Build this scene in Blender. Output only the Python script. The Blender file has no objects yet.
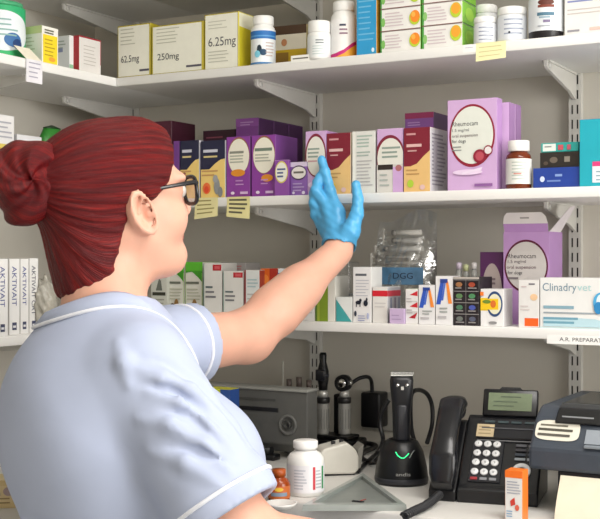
import bpy, bmesh, math, random
import numpy as np
from mathutils import Vector, Matrix
random.seed(4)
SC = bpy.context.scene
COL = SC.collection

# ------------------------------------------------------------------ camera model
FP = 1158.0                      # focal length in pixels of a 600 wide frame
TH = math.radians(29.1)
S, C_ = math.sin(TH), math.cos(TH)
HZ = 258.0
CAMH = 1.36
CY = -2.34                       # camera distance from the back wall
COUNTER = CAMH - 0.41

def onY(px, Yd):                 # point of a plane parallel to the back wall, Yd in front of the camera -> X, depth
    dx = (px - 300) / FP
    t = Yd / (C_ + dx * S)
    return t * (-S + dx * C_), t
def onX(px, X):                  # plane parallel to the left wall -> Yd, depth
    dx = (px - 300) / FP
    t = X / (-S + dx * C_)
    return t * (C_ + dx * S), t
def zat(y, t): return (HZ - y) * t / FP + CAMH
def cam2world(u, d, z): return Vector((C_ * u - S * d, S * u + C_ * d + CY, z + CAMH))
def P(px, py, d): return np.array(((px - 300) * d / FP, d, (HZ - py) * d / FP))
def W(px, py, d): return cam2world(*P(px, py, d))
def ground(px, py, z=COUNTER):   # point of a horizontal plane seen at a pixel
    d = (CAMH - z) * FP / (py - HZ)
    return W(px, py, d)

# ------------------------------------------------------------------ materials
def lin(c):
    if isinstance(c, str):
        c = c.lstrip('#'); c = [int(c[i:i+2], 16) / 255 for i in (0, 2, 4)]
    return tuple(x / 12.92 if x <= 0.04045 else ((x + 0.055) / 1.055) ** 2.4 for x in c[:3]) + (1,)
MATS = {}
def M(col, rough=0.5, metal=0.0, var=0.05, scale=40, bump=0.0, spec=0.4, name=None, trans=0, sss=0, emit=0, coat=0):
    key = (str(col), rough, metal, var, scale, bump, spec, trans, sss, emit, coat)
    if key in MATS: return MATS[key]
    m = bpy.data.materials.new(name or ('paint_' + str(col).strip('#')))
    m.use_nodes = True
    nt = m.node_tree; b = nt.nodes['Principled BSDF']
    b.inputs['Roughness'].default_value = rough
    b.inputs['Metallic'].default_value = metal
    b.inputs['Specular IOR Level'].default_value = spec
    if trans: b.inputs['Transmission Weight'].default_value = trans
    if coat: b.inputs['Coat Weight'].default_value = coat
    if sss:
        b.inputs['Subsurface Weight'].default_value = sss
        b.inputs['Subsurface Radius'].default_value = (0.012, 0.005, 0.003)
        b.inputs['Subsurface Scale'].default_value = 1.0
    c = lin(col)
    tc = nt.nodes.new('ShaderNodeTexCoord')
    nz = nt.nodes.new('ShaderNodeTexNoise'); nz.inputs['Scale'].default_value = scale
    nz.inputs['Detail'].default_value = 4
    nt.links.new(tc.outputs['Object'], nz.inputs['Vector'])
    rp = nt.nodes.new('ShaderNodeValToRGB')
    rp.color_ramp.elements[0].position = 0.3; rp.color_ramp.elements[1].position = 0.7
    rp.color_ramp.elements[0].color = tuple(x * (1 - var) for x in c[:3]) + (1,)
    rp.color_ramp.elements[1].color = tuple(min(1, x * (1 + var)) for x in c[:3]) + (1,)
    nt.links.new(nz.outputs['Fac'], rp.inputs['Fac'])
    nt.links.new(rp.outputs['Color'], b.inputs['Base Color'])
    if emit:
        nt.links.new(rp.outputs['Color'], b.inputs['Emission Color'])
        b.inputs['Emission Strength'].default_value = emit
    if bump:
        bp = nt.nodes.new('ShaderNodeBump'); bp.inputs['Strength'].default_value = bump
        bp.inputs['Distance'].default_value = 0.002
        nt.links.new(nz.outputs['Fac'], bp.inputs['Height']); nt.links.new(bp.outputs['Normal'], b.inputs['Normal'])
    MATS[key] = m
    return m
def ink(c): return M(c, 0.55, var=0.02, scale=60)
def card(c): return M(c, 0.42, var=0.04, scale=25, spec=0.45)
def film_mat():
    if 'film' in MATS: return MATS['film']
    m = bpy.data.materials.new('clear_plastic_film'); m.use_nodes = True
    nt = m.node_tree; nt.nodes.clear()
    out = nt.nodes.new('ShaderNodeOutputMaterial'); mix = nt.nodes.new('ShaderNodeMixShader')
    tr = nt.nodes.new('ShaderNodeBsdfTransparent'); tr.inputs['Color'].default_value = (.93, .94, .95, 1)
    gl = nt.nodes.new('ShaderNodeBsdfGlossy'); gl.inputs['Roughness'].default_value = 0.12
    gl.inputs['Color'].default_value = (.9, .9, .9, 1)
    lw = nt.nodes.new('ShaderNodeLayerWeight'); lw.inputs['Blend'].default_value = 0.35
    tc = nt.nodes.new('ShaderNodeTexCoord'); nz = nt.nodes.new('ShaderNodeTexNoise'); nz.inputs['Scale'].default_value = 45
    nt.links.new(tc.outputs['Object'], nz.inputs['Vector'])
    bp = nt.nodes.new('ShaderNodeBump'); bp.inputs['Strength'].default_value = 0.6; bp.inputs['Distance'].default_value = 0.004
    nt.links.new(nz.outputs['Fac'], bp.inputs['Height'])
    nt.links.new(bp.outputs['Normal'], gl.inputs['Normal']); nt.links.new(bp.outputs['Normal'], lw.inputs['Normal'])
    mr = nt.nodes.new('ShaderNodeMapRange'); mr.inputs['To Min'].default_value = .10; mr.inputs['To Max'].default_value = .85
    nt.links.new(lw.outputs['Facing'], mr.inputs['Value']); nt.links.new(mr.outputs['Result'], mix.inputs['Fac'])
    nt.links.new(tr.outputs['BSDF'], mix.inputs[1]); nt.links.new(gl.outputs['BSDF'], mix.inputs[2])
    nt.links.new(mix.outputs['Shader'], out.inputs['Surface'])
    MATS['film'] = m
    return m

# ------------------------------------------------------------------ object helpers
def tag(o, label=None, cat=None, group=None, kind=None):
    if label: o['label'] = label
    if cat: o['category'] = cat
    if group: o['group'] = group
    if kind: o['kind'] = kind
    return o
class MB:
    """collects geometry with material slots, then becomes ONE mesh object"""
    def __init__(s): s.bm = bmesh.new(); s.mats = []
    def mi(s, m):
        if m not in s.mats: s.mats.append(m)
        return s.mats.index(m)
    def face(s, pts, m, smooth=False):
        vs = [s.bm.verts.new(p) for p in pts]
        try: f = s.bm.faces.new(vs)
        except ValueError: return None
        f.material_index = s.mi(m); f.smooth = smooth
        return f
    def box(s, lo, hi, m, bevel=0.0, side=None, top=None, left=None, seg=1, mat=None):
        x0, y0, z0 = lo; x1, y1, z1 = hi
        b = bmesh.new()
        v = [b.verts.new(p) for p in ((x0,y0,z0),(x1,y0,z0),(x1,y1,z0),(x0,y1,z0),(x0,y0,z1),(x1,y0,z1),(x1,y1,z1),(x0,y1,z1))]
        for q in ((0,3,2,1),(4,5,6,7),(0,1,5,4),(1,2,6,5),(2,3,7,6),(3,0,4,7)): b.faces.new([v[i] for i in q])
        if bevel: bmesh.ops.bevel(b, geom=b.edges[:], offset=bevel, segments=seg, affect='EDGES', profile=0.5)
        b.normal_update()
        for f in b.faces:
            n = f.normal; mm = m
            if abs(n.z) > 0.7 and top is not None: mm = top
            elif n.x > 0.7 and side is not None: mm = side
            elif n.x < -0.7 and (left or side) is not None: mm = left or side
            f.material_index = s.mi(mm)
            f.smooth = bool(seg > 1)
        if mat is not None: b.transform(mat)
        s.merge(b)
    def merge(s, b):
        tmp = bpy.data.meshes.new('tmp'); b.to_mesh(tmp); b.free(); s.bm.from_mesh(tmp); bpy.data.meshes.remove(tmp)
    def lathe(s, prof, m, seg=32, c=(0, 0, 0), mat=None, smooth=True, sx=1.0, sy=1.0):
        b = bmesh.new(); rings = []
        for r, z in prof:
            if r <= 1e-6: rings.append([b.verts.new((c[0], c[1], c[2] + z))])
            else: rings.append([b.verts.new((c[0] + sx * r * math.cos(2*math.pi*i/seg), c[1] + sy * r * math.sin(2*math.pi*i/seg), c[2] + z)) for i in range(seg)])
        for a, q in zip(rings, rings[1:]):
            for i in range(seg):
                j = (i + 1) % seg
                if len(a) == 1 and len(q) == 1: continue
                if len(a) == 1: fv = [a[0], q[j], q[i]]
                elif len(q) == 1: fv = [a[i], a[j], q[0]]
                else: fv = [a[i], a[j], q[j], q[i]]
                f = b.faces.new(fv); f.material_index = s.mi(m); f.smooth = smooth
        bmesh.ops.recalc_face_normals(b, faces=b.faces[:])
        if mat is not None: b.transform(mat)
        s.merge(b)
    def tube(s, pts, r, m, seg=10, closed=False, flat=1.0):
        pts = [Vector(p) for p in pts]; n = len(pts)
        rs = r if isinstance(r, (list, tuple)) else [r] * n
        b = bmesh.new(); rings = []
        nrm = None
        for i, p in enumerate(pts):
            a = pts[(i - 1) % n] if (closed or i > 0) else p
            q = pts[(i + 1) % n] if (closed or i < n - 1) else p
            t = (q - a).normalized()
            if nrm is None:
                nrm = t.cross(Vector((0, 0, 1)))
                if nrm.length < 1e-3: nrm = t.cross(Vector((1, 0, 0)))
            nrm = (nrm - t * nrm.dot(t)).normalized()
            bn = t.cross(nrm)
            rings.append([b.verts.new(p + (nrm * math.cos(2*math.pi*k/seg) + bn * flat * math.sin(2*math.pi*k/seg)) * rs[i]) for k in range(seg)])
        rng = range(n) if closed else range(n - 1)
        for i in rng:
            A, B = rings[i], rings[(i + 1) % n]
            for k in range(seg):
                f = b.faces.new([A[k], A[(k+1) % seg], B[(k+1) % seg], B[k]]); f.smooth = True; f.material_index = s.mi(m)
        if not closed:
            for rg in (rings[0][::-1], rings[-1]):
                f = b.faces.new(rg); f.material_index = s.mi(m)
        bmesh.ops.recalc_face_normals(b, faces=b.faces[:])
        s.merge(b)
    def prism(s, poly, axis, a0, a1, m, bevel=0, mat=None):
        """poly of 2D points extruded along axis ('x','y','z')"""
        def p3(q, a):
            return {'x': (a, q[0], q[1]), 'y': (q[0], a, q[1]), 'z': (q[0], q[1], a)}[axis]
        b = bmesh.new()
        A = [b.verts.new(p3(q, a0)) for q in poly]; B = [b.verts.new(p3(q, a1)) for q in poly]
        n = len(poly)
        b.faces.new(A); b.faces.new(B[::-1])
        for i in range(n): b.faces.new([A[i], B[i], B[(i+1) % n], A[(i+1) % n]])
        bmesh.ops.recalc_face_normals(b, faces=b.faces[:])
        if bevel: bmesh.ops.bevel(b, geom=b.edges[:], offset=bevel, segments=2, affect='EDGES', profile=0.5)
        for f in b.faces: f.material_index = s.mi(m)
        if mat is not None: b.transform(mat)
        s.merge(b)
    def build(s, name, parent=None, loc=None, rz=0.0):
        me = bpy.data.meshes.new(name); s.bm.to_mesh(me); s.bm.free()
        for m in s.mats: me.materials.append(m)
        o = bpy.data.objects.new(name, me); COL.objects.link(o)
        if parent is not None: o.parent = parent
        if loc is not None: o.location = loc
        if rz: o.rotation_euler.z = rz
        return o
def empty(name, loc, rz=0.0):
    o = bpy.data.objects.new(name, None); COL.objects.link(o); o.location = loc; o.rotation_euler.z = rz
    o.empty_display_size = 0.05
    return o

# ------------------------------------------------------------------ printing on faces
TXT = {}
def text_mesh(t):
    if t in TXT: return TXT[t]
    cu = bpy.data.curves.new('t', 'FONT'); cu.body = t; cu.size = 1.0; cu.resolution_u = 3
    ob = bpy.data.objects.new('t', cu); COL.objects.link(ob)
    dg = bpy.context.evaluated_depsgraph_get()
    me = bpy.data.meshes.new_from_object(ob.evaluated_get(dg))
    vs = [(v.co.x, v.co.y) for v in me.vertices]; fs = [list(p.vertices) for p in me.polygons]
    bpy.data.objects.remove(ob); bpy.data.curves.remove(cu); bpy.data.meshes.remove(me)
    x0 = min(v[0] for v in vs); x1 = max(v[0] for v in vs)
    vs = [((x - x0) / 0.7, y / 0.7) for x, y in vs]       # capital height = 1
    TXT[t] = (vs, fs, (x1 - x0) / 0.7)
    return TXT[t]
def do_print(mb, prints, mp, Wd, Ht):
    """mp(u, v, layer) -> point, u and v from 0 to 1 over the face"""
    for k, pr in enumerate(prints):
        L = k + 1; t = pr[0]; m = ink(pr[-1]) if isinstance(pr[-1], str) else pr[-1]
        def strips(us, f0, f1):
            for a, b in zip(us, us[1:]):
                mb.face([mp(a, f0(a), L), mp(b, f0(b), L), mp(b, f1(b), L), mp(a, f1(a), L)], m)
        def lsp(a, b, n): return [a + (b - a) * i / n for i in range(n + 1)]
        if t == 'r':
            _, u0, v0, u1, v1, _c = pr; strips(lsp(u0, u1, 24), lambda u: v0, lambda u: v1)
        elif t == 'e':
            _, cu, cv, ru, rv, _c = pr
            us = [cu - ru * math.cos(math.pi * i / 24) for i in range(25)]
            h = lambda u: rv * math.sqrt(max(0, 1 - ((u - cu) / ru) ** 2))
            us = [min(1, max(0, u)) for u in us]
            strips(us, lambda u: max(0, cv - h(u)), lambda u: min(1, cv + h(u)))
        elif t == 'w':          # area between a floor and a curved edge: list of (u, vtop)
            _, base, pts, _c = pr
            for (ua, va), (ub, vb) in zip(pts, pts[1:]):
                n = 6
                for i in range(n):
                    a, b = i / n, (i + 1) / n
                    mb.face([mp(ua+(ub-ua)*a, base, L), mp(ua+(ub-ua)*b, base, L), mp(ua+(ub-ua)*b, va+(vb-va)*b, L), mp(ua+(ub-ua)*a, va+(vb-va)*a, L)], m)
        elif t == 'p':
            mb.face([mp(u, v, L) for u, v in pr[1]], m)
        elif t == 'l':
            _, u0, v, u1, n, dv, hh, _c = pr
            for i in range(n):
                ue = u0 + (u1 - u0) * (1 - 0.3 * random.random())
                vv = v - i * dv
                strips(lsp(u0, ue, 8), lambda u: vv - hh / 2, lambda u: vv + hh / 2)
        elif t in ('t', 'tv'):
            _, s, u, v, h, wmax, _c = pr
            vs, fs, w = text_mesh(s)
            if t == 't':
                sx = h * Ht / Wd
                if wmax: sx = wmax / w
                pts = [mp(u + x * sx, v + (y - 0.5) * h, L) for x, y in vs]
            else:                # reading downwards; h = cap height as part of the width, wmax = length as part of the height
                sy = wmax / w
                pts = [mp(u + (y - 0.5) * h, v - x * sy, L) for x, y in vs]
            bv = [mb.bm.verts.new(p) for p in pts]
            for f in fs:
                try:
                    fc = mb.bm.faces.new([bv[i] for i in f]); fc.material_index = mb.mi(m)
                except ValueError: pass
EPS = 0.00022
def carton_mesh(w, d, h, front, side, top, left=None, F=(), R=(), L=(), T=()):
    mb = MB()
    mb.box((0, 0, 0), (w, d, h), card(front), bevel=0.0006, side=card(side), top=card(top), left=card(left) if left else None)
    e0 = 0.00008
    do_print(mb, F, lambda u, v, k: (u * w, -e0 - EPS * k, v * h), w, h)
    do_print(mb, R, lambda u, v, k: (w + e0 + EPS * k, u * d, v * h), d, h)
    do_print(mb, L, lambda u, v, k: (-e0 - EPS * k, d - u * d, v * h), d, h)
    do_print(mb, T, lambda u, v, k: (u * w, v * d, h + e0 + EPS * k), w, d)
    return mb
# shelf levels: z of the top of each board (relative to the camera)
TK = 0.019
ZT = {'top': CAMH + 0.3725 + TK, 'mid': CAMH + 0.1058 + TK, 'low': CAMH - 0.144 + TK,
      'ltop': CAMH + 0.3725 + TK, 'lmid': CAMH + 0.1735, 'llow': CAMH - 0.1507, 'counter': COUNTER}
FRONT = 2.005                    # Yd of the front edge of the shelves on the back wall
LFX = -1.5735                    # X of the front edge of the shelves on the left wall
def carton(name, label, cat, l, r, ytop, shelf, set_, d, front='#e8e6de', side=None, top=None, left=None,
           F=(), R=(), L=(), T=(), group=None, z0=None, rot=0.0, gap=0.0008):
    """carton standing on a shelf of the back wall; l, r, ytop place its front face"""
    Yd = FRONT + set_
    X0, t0 = onY(l, Yd); X1, t1 = onY(r, Yd)
    zb = ZT[shelf] if z0 is None else z0
    h = zat(ytop, (t0 + t1) / 2) - zb
    w = X1 - X0 - gap
    mb = carton_mesh(w, d, h, front, side or front, top or side or front, left, F, R, L, T)
    o = mb.build(name, loc=(X0, Yd + CY, zb), rz=rot)
    tag(o, label, cat, group)
    return o
def lcarton(name, label, cat, l, r, ytop, shelf, set_, d, front='#e8e6de', side=None, top=None,
            F=(), L=(), group=None, z0=None, gap=0.0008):
    """carton on a shelf of the left wall: front face looks along +X, its left side towards the camera"""
    X = LFX - set_
    Y0, t0 = onX(l, X); Y1, t1 = onX(r, X)
    zb = ZT[shelf] if z0 is None else z0
    h = zat(ytop, t0) - zb
    w = Y1 - Y0 - gap
    mb = carton_mesh(w, d, h, front, side or front, top or side or front, None, F, (), L, ())
    o = mb.build(name, loc=(X, Y0 + CY, zb), rz=math.pi / 2)
    tag(o, label, cat, group)
    return o
def bottle(name, label, cat, l, r, ytop, shelf, set_, body, cap, prof, capprof, lab=None, group=None, z0=None, base_pt=None,
           labname='label', capname='cap', rough=0.35, trans=0, face=0.35):
    """turned container; prof and capprof are (radius, height) as parts of its half width and its height"""
    if base_pt is None:
        Yd = FRONT + set_
        X, t = onY((l + r) / 2, Yd); Y = Yd + CY
        zb = ZT[shelf] if z0 is None else z0
    else:
        X, Y, zb = base_pt; t = (Y - CY) * C_ - X * S
    R = (r - l) / 2 * t / FP; H = zat(ytop, t) - zb
    e = empty(name, (X, Y, zb)); tag(e, label, cat, group)
    mb = MB(); mb.lathe([(a * R, b * H) for a, b in prof], M(body, rough, trans=trans, var=0.03)); mb.build('body', e)
    if capprof:
        mb = MB(); mb.lathe([(a * R, b * H) for a, b in capprof], M(cap, 0.4, var=0.03), seg=40); mb.build(capname, e)
    if lab:
        v0, v1, rr, colr, prints = lab
        mb = MB()
        rad = rr * R + 0.0004
        a0 = math.atan2(CY - Y, 0 - X)           # towards the viewer's side of the room
        span = 1.25 * math.pi
        def mp(u, v, k, a0=a0):
            a = a0 - span / 2 + span * u
            q = rad + EPS * k
            return (q * math.cos(a), q * math.sin(a), (v0 + (v1 - v0) * v) * H)
        n = 40
        for i in range(n):
            f = mb.face([mp(i/n, 0, 0), mp((i+1)/n, 0, 0), mp((i+1)/n, 1, 0), mp(i/n, 1, 0)], card(colr), True)
        do_print(mb, prints, mp, span * rad, (v1 - v0) * H)
        mb.build(labname, e)
    return e

# ------------------------------------------------------------------ implicit surfaces for the figure
def rcone(p, a, b, ra, rb):
    a = np.asarray(a, float); b = np.asarray(b, float); ba = b - a
    h = np.clip(((p - a) @ ba) / (ba @ ba), 0, 1)
    return np.linalg.norm(p - a - h[:, None] * ba, axis=1) - (ra + (rb - ra) * h)
def ell(p, c, r, ax=None):
    q = p - np.asarray(c, float)
    if ax is not None: q = q @ np.asarray(ax, float).T
    r = np.asarray(r, float)
    k0 = np.linalg.norm(q / r, axis=1); k1 = np.linalg.norm(q / (r * r), axis=1) + 1e-9
    return k0 * (k0 - 1) / k1
def smin(a, b, k):
    h = np.clip(0.5 + 0.5 * (b - a) / k, 0, 1)
    return b + (a - b) * h - k * h * (1 - h)
def smax(a, b, k): return -smin(-a, -b, k)
def union(k, *ds):
    r = ds[0]
    for d in ds[1:]: r = smin(r, d, k)
    return r
def nets(f, lo, hi, h):
    lo = np.asarray(lo, float); hi = np.asarray(hi, float)
    s = 6
    nc = np.ceil((hi - lo) / (h * s)).astype(int)
    n = nc * s
    ax = [lo[i] + h * (np.arange(nc[i]) * s + (s - 1) / 2) for i in range(3)]
    G = np.stack(np.meshgrid(*ax, indexing='ij'), -1).reshape(-1, 3)
    fc = f(G)
    vals = np.repeat(np.repeat(np.repeat(fc.reshape(nc), s, 0), s, 1), s, 2)
    act = np.abs(fc) < 1.7 * s * h
    ii = np.array(np.nonzero(act.reshape(nc))).T * s
    off = np.stack(np.meshgrid(*[np.arange(s)] * 3, indexing='ij'), -1).reshape(-1, 3)
    for c0 in range(0, len(ii), 2000):
        idx = (ii[c0:c0 + 2000, None, :] + off[None]).reshape(-1, 3)
        vals[idx[:, 0], idx[:, 1], idx[:, 2]] = f(lo + idx * h)
    ins = vals < 0
    cs = [(a, b, c) for a in (0, 1) for b in (0, 1) for c in (0, 1)]
    sl = lambda A, o: A[o[0]:A.shape[0]-1+o[0], o[1]:A.shape[1]-1+o[1], o[2]:A.shape[2]-1+o[2]]
    cnt = sum(sl(ins, o).astype(np.int8) for o in cs)
    mask = (cnt > 0) & (cnt < 8)
    cell = np.array(np.nonzero(mask)).T
    cv = np.stack([vals[cell[:, 0]+o[0], cell[:, 1]+o[1], cell[:, 2]+o[2]] for o in cs], 1)
    acc = np.zeros((len(cell), 3)); num = np.zeros(len(cell))
    for i in range(8):
        for j in range(i + 1, 8):
            oi, oj = np.array(cs[i]), np.array(cs[j])
            if np.abs(oi - oj).sum() != 1: continue
            va, vb = cv[:, i], cv[:, j]
            x = (va < 0) != (vb < 0)
            t = np.where(x, va / np.where(x, va - vb, 1), 0)
            acc += np.where(x[:, None], oi + t[:, None] * (oj - oi), 0); num += x
    V = lo + h * (cell + acc / num[:, None])
    idm = np.full(mask.shape, -1, int); idm[mask] = np.arange(len(cell))
    quads = []
    for a in range(3):
        b, c = (a + 1) % 3, (a + 2) % 3
        A = [slice(None)] * 3; B = [slice(None)] * 3
        A[a] = slice(0, -1); B[a] = slice(1, None)
        e = np.array(np.nonzero(ins[tuple(A)] != ins[tuple(B)])).T
        e = e[(e[:, b] > 0) & (e[:, c] > 0) & (e[:, b] < mask.shape[b]) & (e[:, c] < mask.shape[c])]
        if not len(e): continue
        q = []
        for ob, oc in ((-1, -1), (0, -1), (0, 0), (-1, 0)):
            k = e.copy(); k[:, b] += ob; k[:, c] += oc
            q.append(idm[k[:, 0], k[:, 1], k[:, 2]])
        q = np.stack(q, 1)
        flip = ~ins[e[:, 0], e[:, 1], e[:, 2]]
        q[flip] = q[flip][:, ::-1]
        quads.append(q)
    Q = np.concatenate(quads)
    return V, Q[(Q >= 0).all(1)]
def implicit(name, f, lo, hi, h, mat, parent, base, attr=None, mats=None):
    V, Q = nets(f, lo, hi, h)
    w = np.stack([C_ * V[:, 0] - S * V[:, 1], S * V[:, 0] + C_ * V[:, 1] + CY, V[:, 2] + CAMH], 1) - np.array(base)
    me = bpy.data.meshes.new(name)
    me.from_pydata(w.tolist(), [], Q.tolist())
    for m in (mat if isinstance(mat, (list, tuple)) else [mat]): me.materials.append(m)
    for p in me.polygons: p.use_smooth = True
    if mats is not None:
        cen = V[Q].mean(1); me.polygons.foreach_set('material_index', mats(cen).astype(np.int32))
    if attr is not None:
        at = me.attributes.new('flow', 'FLOAT_VECTOR', 'POINT')
        at.data.foreach_set('vector', attr(V).astype(np.float32).ravel())
    o = bpy.data.objects.new(name, me); COL.objects.link(o); o.parent = parent
    return o
# ------------------------------------------------------------------ the room
WALL = M('#d6d1c6', 0.75, var=0.02, scale=3, bump=0.04, name='grey_white_wall_paint')
CEIL = M('#e6e4de', 0.8, var=0.02, scale=3)
FLOOR = M('#8b8a86', 0.5, var=0.08, scale=12)
BOARD = M('#efeeeb', 0.38, var=0.02, scale=8, name='white_melamine')
METAL = M('#d8d6d0', 0.35, var=0.03, scale=30, name='white_powder_coated_metal')
DARK = M('#15151a', 0.6)
XL, XR, YF, ZC = -1.905, 1.6, -3.5, 2.5
def struct(name, lo, hi, m):
    mb = MB(); mb.box(lo, hi, m); o = mb.build(name); o['kind'] = 'structure'; return o
struct('wall_back', (XL - .1, 0, 0), (XR + .1, .1, ZC), WALL)
struct('wall_left', (XL - .1, YF, 0), (XL, 0, ZC), WALL)
struct('wall_right', (XR, YF, 0), (XR + .1, 0, ZC), WALL)
struct('wall_front', (XL - .1, YF - .1, 0), (XR + .1, YF, ZC), WALL)
struct('floor', (XL - .1, YF - .1, -.1), (XR + .1, .1, 0), FLOOR)
struct('ceiling', (XL - .1, YF - .1, ZC), (XR + .1, .1, ZC + .1), CEIL)

def slab(name, lo, hi, m, label, cat, bevel=.0015, group=None):
    mb = MB(); mb.box(lo, hi, m, bevel=bevel, seg=2); return tag(mb.build(name), label, cat, group)
BY = -(0 - CY) + FRONT                       # front edge of the boards on the back wall (Y)
BY = FRONT + CY
for z, lab in ((ZT['top'], 'white shelf board across the back wall holding the bottles, topmost row of stock in view'),
               (ZT['mid'], 'white shelf board across the back wall at the height of the gloved hand'),
               (ZT['low'], 'white shelf board across the back wall lowest above the counter'),
               (CAMH + .586 + TK, 'white shelf board on the back wall above the bottles, seen only from beneath')):
    slab('shelf_board', (LFX + .001, BY, z - TK), (XR - .25, -.022, z), BOARD, lab, 'shelf')
for z, lab in ((ZT['ltop'], 'white shelf board on the left wall with the green tub and the red-edged carton'),
               (ZT['lmid'], 'white shelf board on the left wall behind the hair bun'),
               (ZT['llow'], 'white shelf board on the left wall with the row of lettered white spines'),
               (CAMH + .586 + TK, 'white shelf board on the left wall overhead at the top left')):
    slab('shelf_board', (XL + .02, -2.2, z - TK), (LFX, -.022, z), BOARD, lab, 'shelf')

# twin slot uprights and shelf brackets
def upright(X, wall, label):
    mb = MB()
    hw = .0125
    z0, z1 = COUNTER + .0005, ZC - .25
    slots = []
    z = z0 + .02
    # a channel with two columns of real slots: rails between and beside the slots
    for a, b in ((-hw, -.0072), (-.0036, .0036), (.0072, hw)):
        mb.box((a, -.018, z0), (b, -.016, z1), METAL)
    z = z0
    while z < z1:
        for a in (-.0072, .0036): mb.box((a, -.0178, z), (a + .0036, -.0161, min(z + .0115, z1)), METAL)
        z += .030
    for a in (-hw, hw - .0015): mb.box((a, -.0165, z0), (a + .0015, -.0005, z1), METAL)
    mb.box((-hw + .0015, -.012, z0), (hw - .0015, -.010, z1), M('#4b4945', .6))
    o = mb.build('slotted_upright')
    if wall == 'back': o.location = (X, 0, 0)
    else: o.location = (XL, X, 0); o.rotation_euler.z = math.pi / 2
    return tag(o, label, 'upright')
UPX = [-1.775, -1.255, -.655, -.055, .545]
UPL = ['white slotted upright on the back wall nearest the room corner', 'white slotted upright above the two white examination handles',
       'white slotted upright behind the blue carton stack and the printer', 'white slotted upright beyond the right end of the stock', 'white slotted upright furthest right on the back wall']
for X, l in zip(UPX, UPL): upright(X, 'back', l)
UPLY = [-.555, -1.155, -1.755]
for Y, l in zip(UPLY, ('white slotted upright on the left wall nearest the corner', 'white slotted upright in the middle of the left wall', 'white slotted upright on the left wall furthest from the corner')):
    upright(Y, 'left', l)
def bracket(loc, rz, length, label):
    mb = MB()
    poly = [(-.018, 0), (-length, 0), (-length, -.012), (-length + .008, -.016), (-.06, -.040), (-.03, -.050), (-.018, -.052)]
    mb.prism(poly, 'x', -.0035, .0035, METAL, bevel=.0008)
    mb.box((-.008, -length + .004, -.003), (.008, -.03, 0), METAL)
    o = mb.build('shelf_bracket', loc=loc, rz=rz)
    tag(o, label, 'bracket', 'brackets under the shelves')
    mb = MB(); mb.lathe([(0, -.001), (.006, -.001), (.006, .003), (0, .003)], METAL, 12, mat=Matrix.Translation((.0038, -length + .012, -.009)) @ Matrix.Rotation(math.pi/2, 4, 'Y'))
    mb.build('end_button', o)
LV = {'top': ('top', 'bottle shelf'), 'mid': ('mid', 'shelf at hand height'), 'low': ('low', 'lowest shelf'), 'over': ('over', 'overhead shelf')}
UN = ['room corner', 'upright above the examination handles', 'upright behind the blue carton stack', 'upright beyond the printer', 'upright furthest right']
for X, un in zip(UPX, UN):
    for z, ln in ((ZT['top'], 'bottle shelf'), (ZT['mid'], 'shelf at hand height'), (ZT['low'], 'lowest shelf'), (CAMH + .586 + TK, 'overhead shelf')):
        bracket((X, 0, z - TK), 0, .275 if X < -1 else .215, 'white bracket under the %s, at the %s' % (ln, un))
for Y, un in zip(UPLY, ('nearest the corner', 'in the middle', 'furthest from the corner')):
    for z, ln in ((ZT['ltop'], 'shelf with the green tub'), (ZT['lmid'], 'shelf behind the hair bun'), (ZT['llow'], 'shelf of lettered spines'), (CAMH + .586 + TK, 'overhead shelf')):
        bracket((XL, Y, z - TK), math.pi / 2, .275, 'white left-wall bracket %s, under the %s' % (un, ln))

# worktop
TOPM = M('#dcdad5', 0.35, var=0.02, scale=15, name='white_laminate')
CF = 1.70 + CY
slab('worktop', (XL, CF, COUNTER - .04), (XR - .02, -.001, COUNTER), TOPM, 'white laminate worktop along the back wall under the shelves', 'worktop', .004)
slab('worktop', (XL, -2.4, COUNTER - .04), (-1.25, CF - .001, COUNTER), TOPM, 'white laminate worktop along the left wall behind the person', 'worktop', .004)
CAB = M('#d5d3cd', 0.45)
def base_unit(name, x0, x1, y0, y1, label, face):
    e = empty(name, ((x0 + x1) / 2, (y0 + y1) / 2, 0)); tag(e, label, 'cabinet', 'base cabinets under the worktops')
    hx, hy = (x1 - x0) / 2, (y1 - y0) / 2
    mb = MB(); mb.box((-hx, -hy, .0), (hx, hy, COUNTER - .0405), CAB, bevel=.002); mb.build('carcass', e)
    mb = MB()
    if face == 'y': mb.box((-hx + .004, -hy - .018, .1), (hx - .004, -hy - .0005, COUNTER - .05), CAB, bevel=.002)
    else: mb.box((hx + .0005, -hy + .004, .1), (hx + .018, hy - .004, COUNTER - .05), CAB, bevel=.002)
    d = mb.build('door', e)
    mb = MB()
    if face == 'y': mb.tube([(hx - .05, -hy - .018, .7), (hx - .05, -hy - .04, .7), (hx - .05, -hy - .04, .82), (hx - .05, -hy - .018, .82)], .005, METAL)
    else: mb.tube([(hx + .018, hy - .05, .7), (hx + .04, hy - .05, .7), (hx + .04, hy - .05, .82), (hx + .018, hy - .05, .82)], .005, METAL)
    mb.build('handle', d)
bx = [-1.2, -.6, 0, .6, 1.2]
for i, (a, b) in enumerate(zip(bx, bx[1:])):
    base_unit('base_cabinet', a + .001, b - .001, CF + .05, -.002, 'white base cabinet under the back worktop, %s' % ('beneath the grey machine', 'beneath the telephone', 'right of the printer', 'furthest right')[i], 'y')
for i, (a, b) in enumerate(((-2.38, -1.8), (-1.8, -1.22), (-1.22, -.66))):
    base_unit('base_cabinet', XL + .002, -1.32, a + .001, b - .001, 'white base cabinet under the left worktop, %s' % ('furthest from the corner', 'in the middle', 'next to the corner')[i], 'x')

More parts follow.
